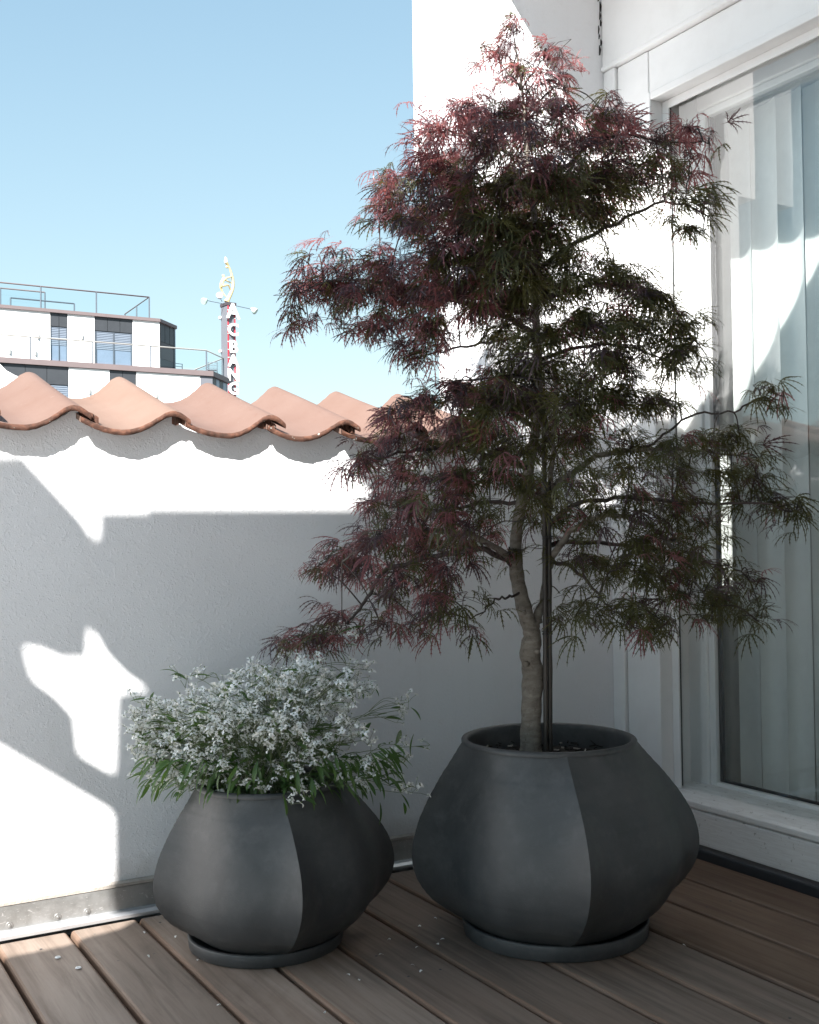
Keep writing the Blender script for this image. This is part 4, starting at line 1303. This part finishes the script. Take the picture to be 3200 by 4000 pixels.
railing([(9.6, UP + .6, zt), (xr, UP + .6, zt), (18.0, 62.5, zt)], 1.22, 2.75, top=M['cap'])
xa = X(C1(275), UP + 2, 1180)
railing([(2.0, UP + 2, zt), (xa, UP + 2, zt)], 1.25, 2.2, top=M['cap'])
railing([(11.1, UP + 1.6, zt), (X(C1(455), UP + 1.6, 1180), UP + 1.6, zt)], 0.72, 3.0, top=M['steel'], glass=False)
# two metal chairs on the lower roof terrace
for x, lab, rot in ((X(C1(1110), BD + 3.6, 1400), 'slim metal chair on the roof terrace, left of the glass corner', .3), (X(C1(1318), BD + 2.0, 1420), 'slim metal chair on the roof terrace, right at the railing corner', -.4)):
    yy = BD + 3.6 if rot > 0 else BD + 2.4
    t = empty('terrace_chair', (x, yy, z_slab + .02), lab, 'chair', 'chairs on the roof terrace')
    z0 = z_slab + .02
    cs, sn = math.cos(rot), math.sin(rot)
    W = lambda u, v, z: (x + u * cs - v * sn, yy + u * sn + v * cs, z0 + z)
    for u in (-.24, .24):
        for v, hh in ((-.24, .45), (.24, .92)):
            b = MB(); b.tube([W(u, v, 0), W(u, v, hh)], .02, 6); b.build('leg', M['steel'], t)
    b = MB(); b.prism([W(-.25, -.25, .43), W(.25, -.25, .43), W(.25, .25, .43), W(-.25, .25, .43)], (0, 0, .03)); b.build('seat', M['steel'], t)
    for z in (.6, .75, .9):
        b = MB(); b.tube([W(-.24, .24, z), W(.24, .24, z)], .016, 6); b.build('back_rail', M['steel'], t)

# sign tower
TY = 75.0
zc = float(at(895, 1180, 1, TY)[2])
tw0 = at(889, 1300, 1, TY)
A6 = math.radians(6)
ex = np.array([math.cos(A6), math.sin(A6), 0]); ey = np.array([-math.sin(A6), math.cos(A6), 0])
tower = empty('sign_tower', (tw0[0] + .3, TY + .3, -13), 'slim grey sign tower with red edges and white vertical lettering', 'sign')
o3 = np.array([tw0[0] - .02, TY, 0])
def T(u, v, z): return tuple(o3 + ex * u + ey * v + np.array([0, 0, z]))
def tbox(name, mat, u0, u1, v0, v1, z0, z1, parent=None):
    b = MB(); b.prism([T(u0, v0, z0), T(u1, v0, z0), T(u1, v1, z0), T(u0, v1, z0)], (0, 0, z1 - z0)); return b.build(name, mat, parent or tower)
TW = 0.66
tbox('shaft', M['towergrey'], 0, TW, 0, .95, -13, zc - .22)
tbox('cap', M['towerdark'], -.05, TW + .05, -.05, 1.0, zc - .219, zc)
for u0, u1 in ((.02, .12), (TW - .12, TW - .02)):
    tbox('red_strip', M['towerred'], u0, u1, -.03, -.002, -13, zc - .25)
zz = zc - .6
while zz > 8.5:
    for u0 in (0.0, TW - .14):
        tbox('strip_clip', M['lightrail'], u0, u0 + .14, -.045, -.031, zz, zz + .07)
    zz -= 0.56
zz = zc - 1.0
while zz > 8.5:
    b = MB(); b.ball(T(-.10, .9, zz), .13, 8, 6); b.build('globe_lamp', M['letter'], tower)
    zz -= random.choice([1.1, 2.2, 2.4])
for ch_, ya, yb in (('A', 1186, 1243), ('C', 1264, 1310), ('B', 1331, 1377), ('A', 1386, 1431), ('N', 1440, 1487), ('G', 1495, 1539)):
    z1, z0 = float(at(900, ya, 1, TY)[2]), float(at(900, yb, 1, TY)[2])
    cu = bpy.data.curves.new('letter', 'FONT')
    cu.body = ch_
    cu.align_x = 'CENTER'
    cu.size = (z1 - z0) / 0.70
    cu.extrude = 0.05
    cu.offset = 0.034
    cu.materials.append(M['letter'])
    tmp = bpy.data.objects.new('letter_curve', cu)
    o = bpy.data.objects.new('letter', bpy.data.meshes.new_from_object(tmp))
    bpy.data.objects.remove(tmp)
    o.location = T(TW / 2 + .05, -.16, z0)
    o.rotation_euler = (math.pi / 2, 0, A6)
    link(o, tower)
    tbox('letter_bracket', M['towergrey'], TW / 2 - .02, TW / 2 + .06, -.11, -.001, (z0 + z1) / 2 - .05, (z0 + z1) / 2 + .05)
# floodlights on arms
for u, v, z, du in ((-1.45, .4, zc + .02, -1), (TW + 1.6, .4, zc - .22, 1), (.0, 1.15, zc + .55, 0)):
    f = MB()
    if du:
        f.tube([T(0 if du < 0 else TW, .4, zc - .08), T(u, v, z)], .022, 6)
    else:
        f.tube([T(.2, .9, zc), T(u, v, z)], .022, 6)
    fo = f.build('lamp_arm', M['steel'], tower)
    b = MB()
    ax = Vector((du * .5 - .1, -.3, -.35 if du else .1)).normalized()
    c = Vector(T(u, v, z))
    b.tube([c - ax * .16, c - ax * .05, c + ax * .12, c + ax * .26, c + ax * .30], [.08, .14, .22, .25, .23], 14)
    b.build('floodlight', M['lampgreen'] if du else M['letter'], fo)
# gilded climbing figure with torch on the tower cap
stt = empty('statue', T(TW / 2, .4, zc), 'gilded statue of a figure climbing a curved torch pole on the tower top', 'statue')
def sx(px, py, dv=0.4):
    p = at(px, py, 1, TY)
    u = (p[0] - o3[0]); return Vector(T(u, dv, p[2]))
S4 = lambda x, y, dv=.4: sx(800 + x * 0.11594, 980 + y * 0.11594, dv)
b = MB()
pole = curve([S4(840, 1690), S4(880, 1590), S4(985, 1380), S4(1050, 1200), S4(1060, 1000), S4(1025, 820), S4(960, 600), S4(890, 460)], 5)
b.tube(pole, [float(np.interp(i, [0, 6, 15, 24, 35], [.20, .15, .115, .10, .06])) for i in range(len(pole))], 10)
b.build('torch_pole', M['gold'], stt)
b = MB()
b.tube([S4(915, 480), S4(870, 420), S4(815, 350)], [.05, .09, .13], 10); b.ball(S4(840, 500), .10, 10, 6)
b.build('torch_cup', M['gold'], stt)
b = MB(); b.tube(curve([S4(815, 350), S4(800, 290), S4(805, 220), S4(770, 160)], 4), [.12, .13, .13, .125, .12, .11, .10, .09, .08, .06, .045, .03, .01], 10); b.build('flame', M['letter'], stt)
b = MB(); b.ball(Vector(S4(840, 1640)), (.22, .2, .10), 12, 6); b.build('plinth', M['gold'], stt)
# body: one skinned surface
J = [(S4(625, 1120), .125), (S4(650, 1010), .125), (S4(700, 920), .125), (S4(740, 860), .075), (S4(705, 800), .10), (S4(700, 745), .095),
     (S4(800, 885, .25), .06), (S4(900, 860, .25), .042), (S4(1010, 820, .35), .036), (S4(810, 915, .55), .06), (S4(900, 980, .5), .042), (S4(1020, 1040, .42), .036),
     (S4(720, 1140, .25), .09), (S4(855, 1115, .25), .065), (S4(910, 1200, .3), .052), (S4(975, 1300, .38), .04),
     (S4(650, 1190, .55), .09), (S4(700, 1310, .55), .062), (S4(740, 1400, .5), .055), (S4(815, 1510, .42), .04)]
E_ = [(0, 1), (1, 2), (2, 3), (3, 4), (4, 5), (2, 6), (6, 7), (7, 8), (2, 9), (9, 10), (10, 11), (0, 12), (12, 13), (13, 14), (14, 15), (0, 16), (16, 17), (17, 18), (18, 19)]
me = bpy.data.meshes.new('figure')
me.from_pydata([tuple(j[0]) for j in J], E_, [])
me.materials.append(M['gold'])
fo = link(bpy.data.objects.new('figure', me), stt)
sk = fo.modifiers.new('skin', 'SKIN')
for i, j in enumerate(J):
    me.skin_vertices[0].data[i].radius = (j[1] * 1.12, j[1] * 1.12)
me.skin_vertices[0].data[0].use_root = True
sb_ = fo.modifiers.new('smooth', 'SUBSURF'); sb_.levels = sb_.render_levels = 2
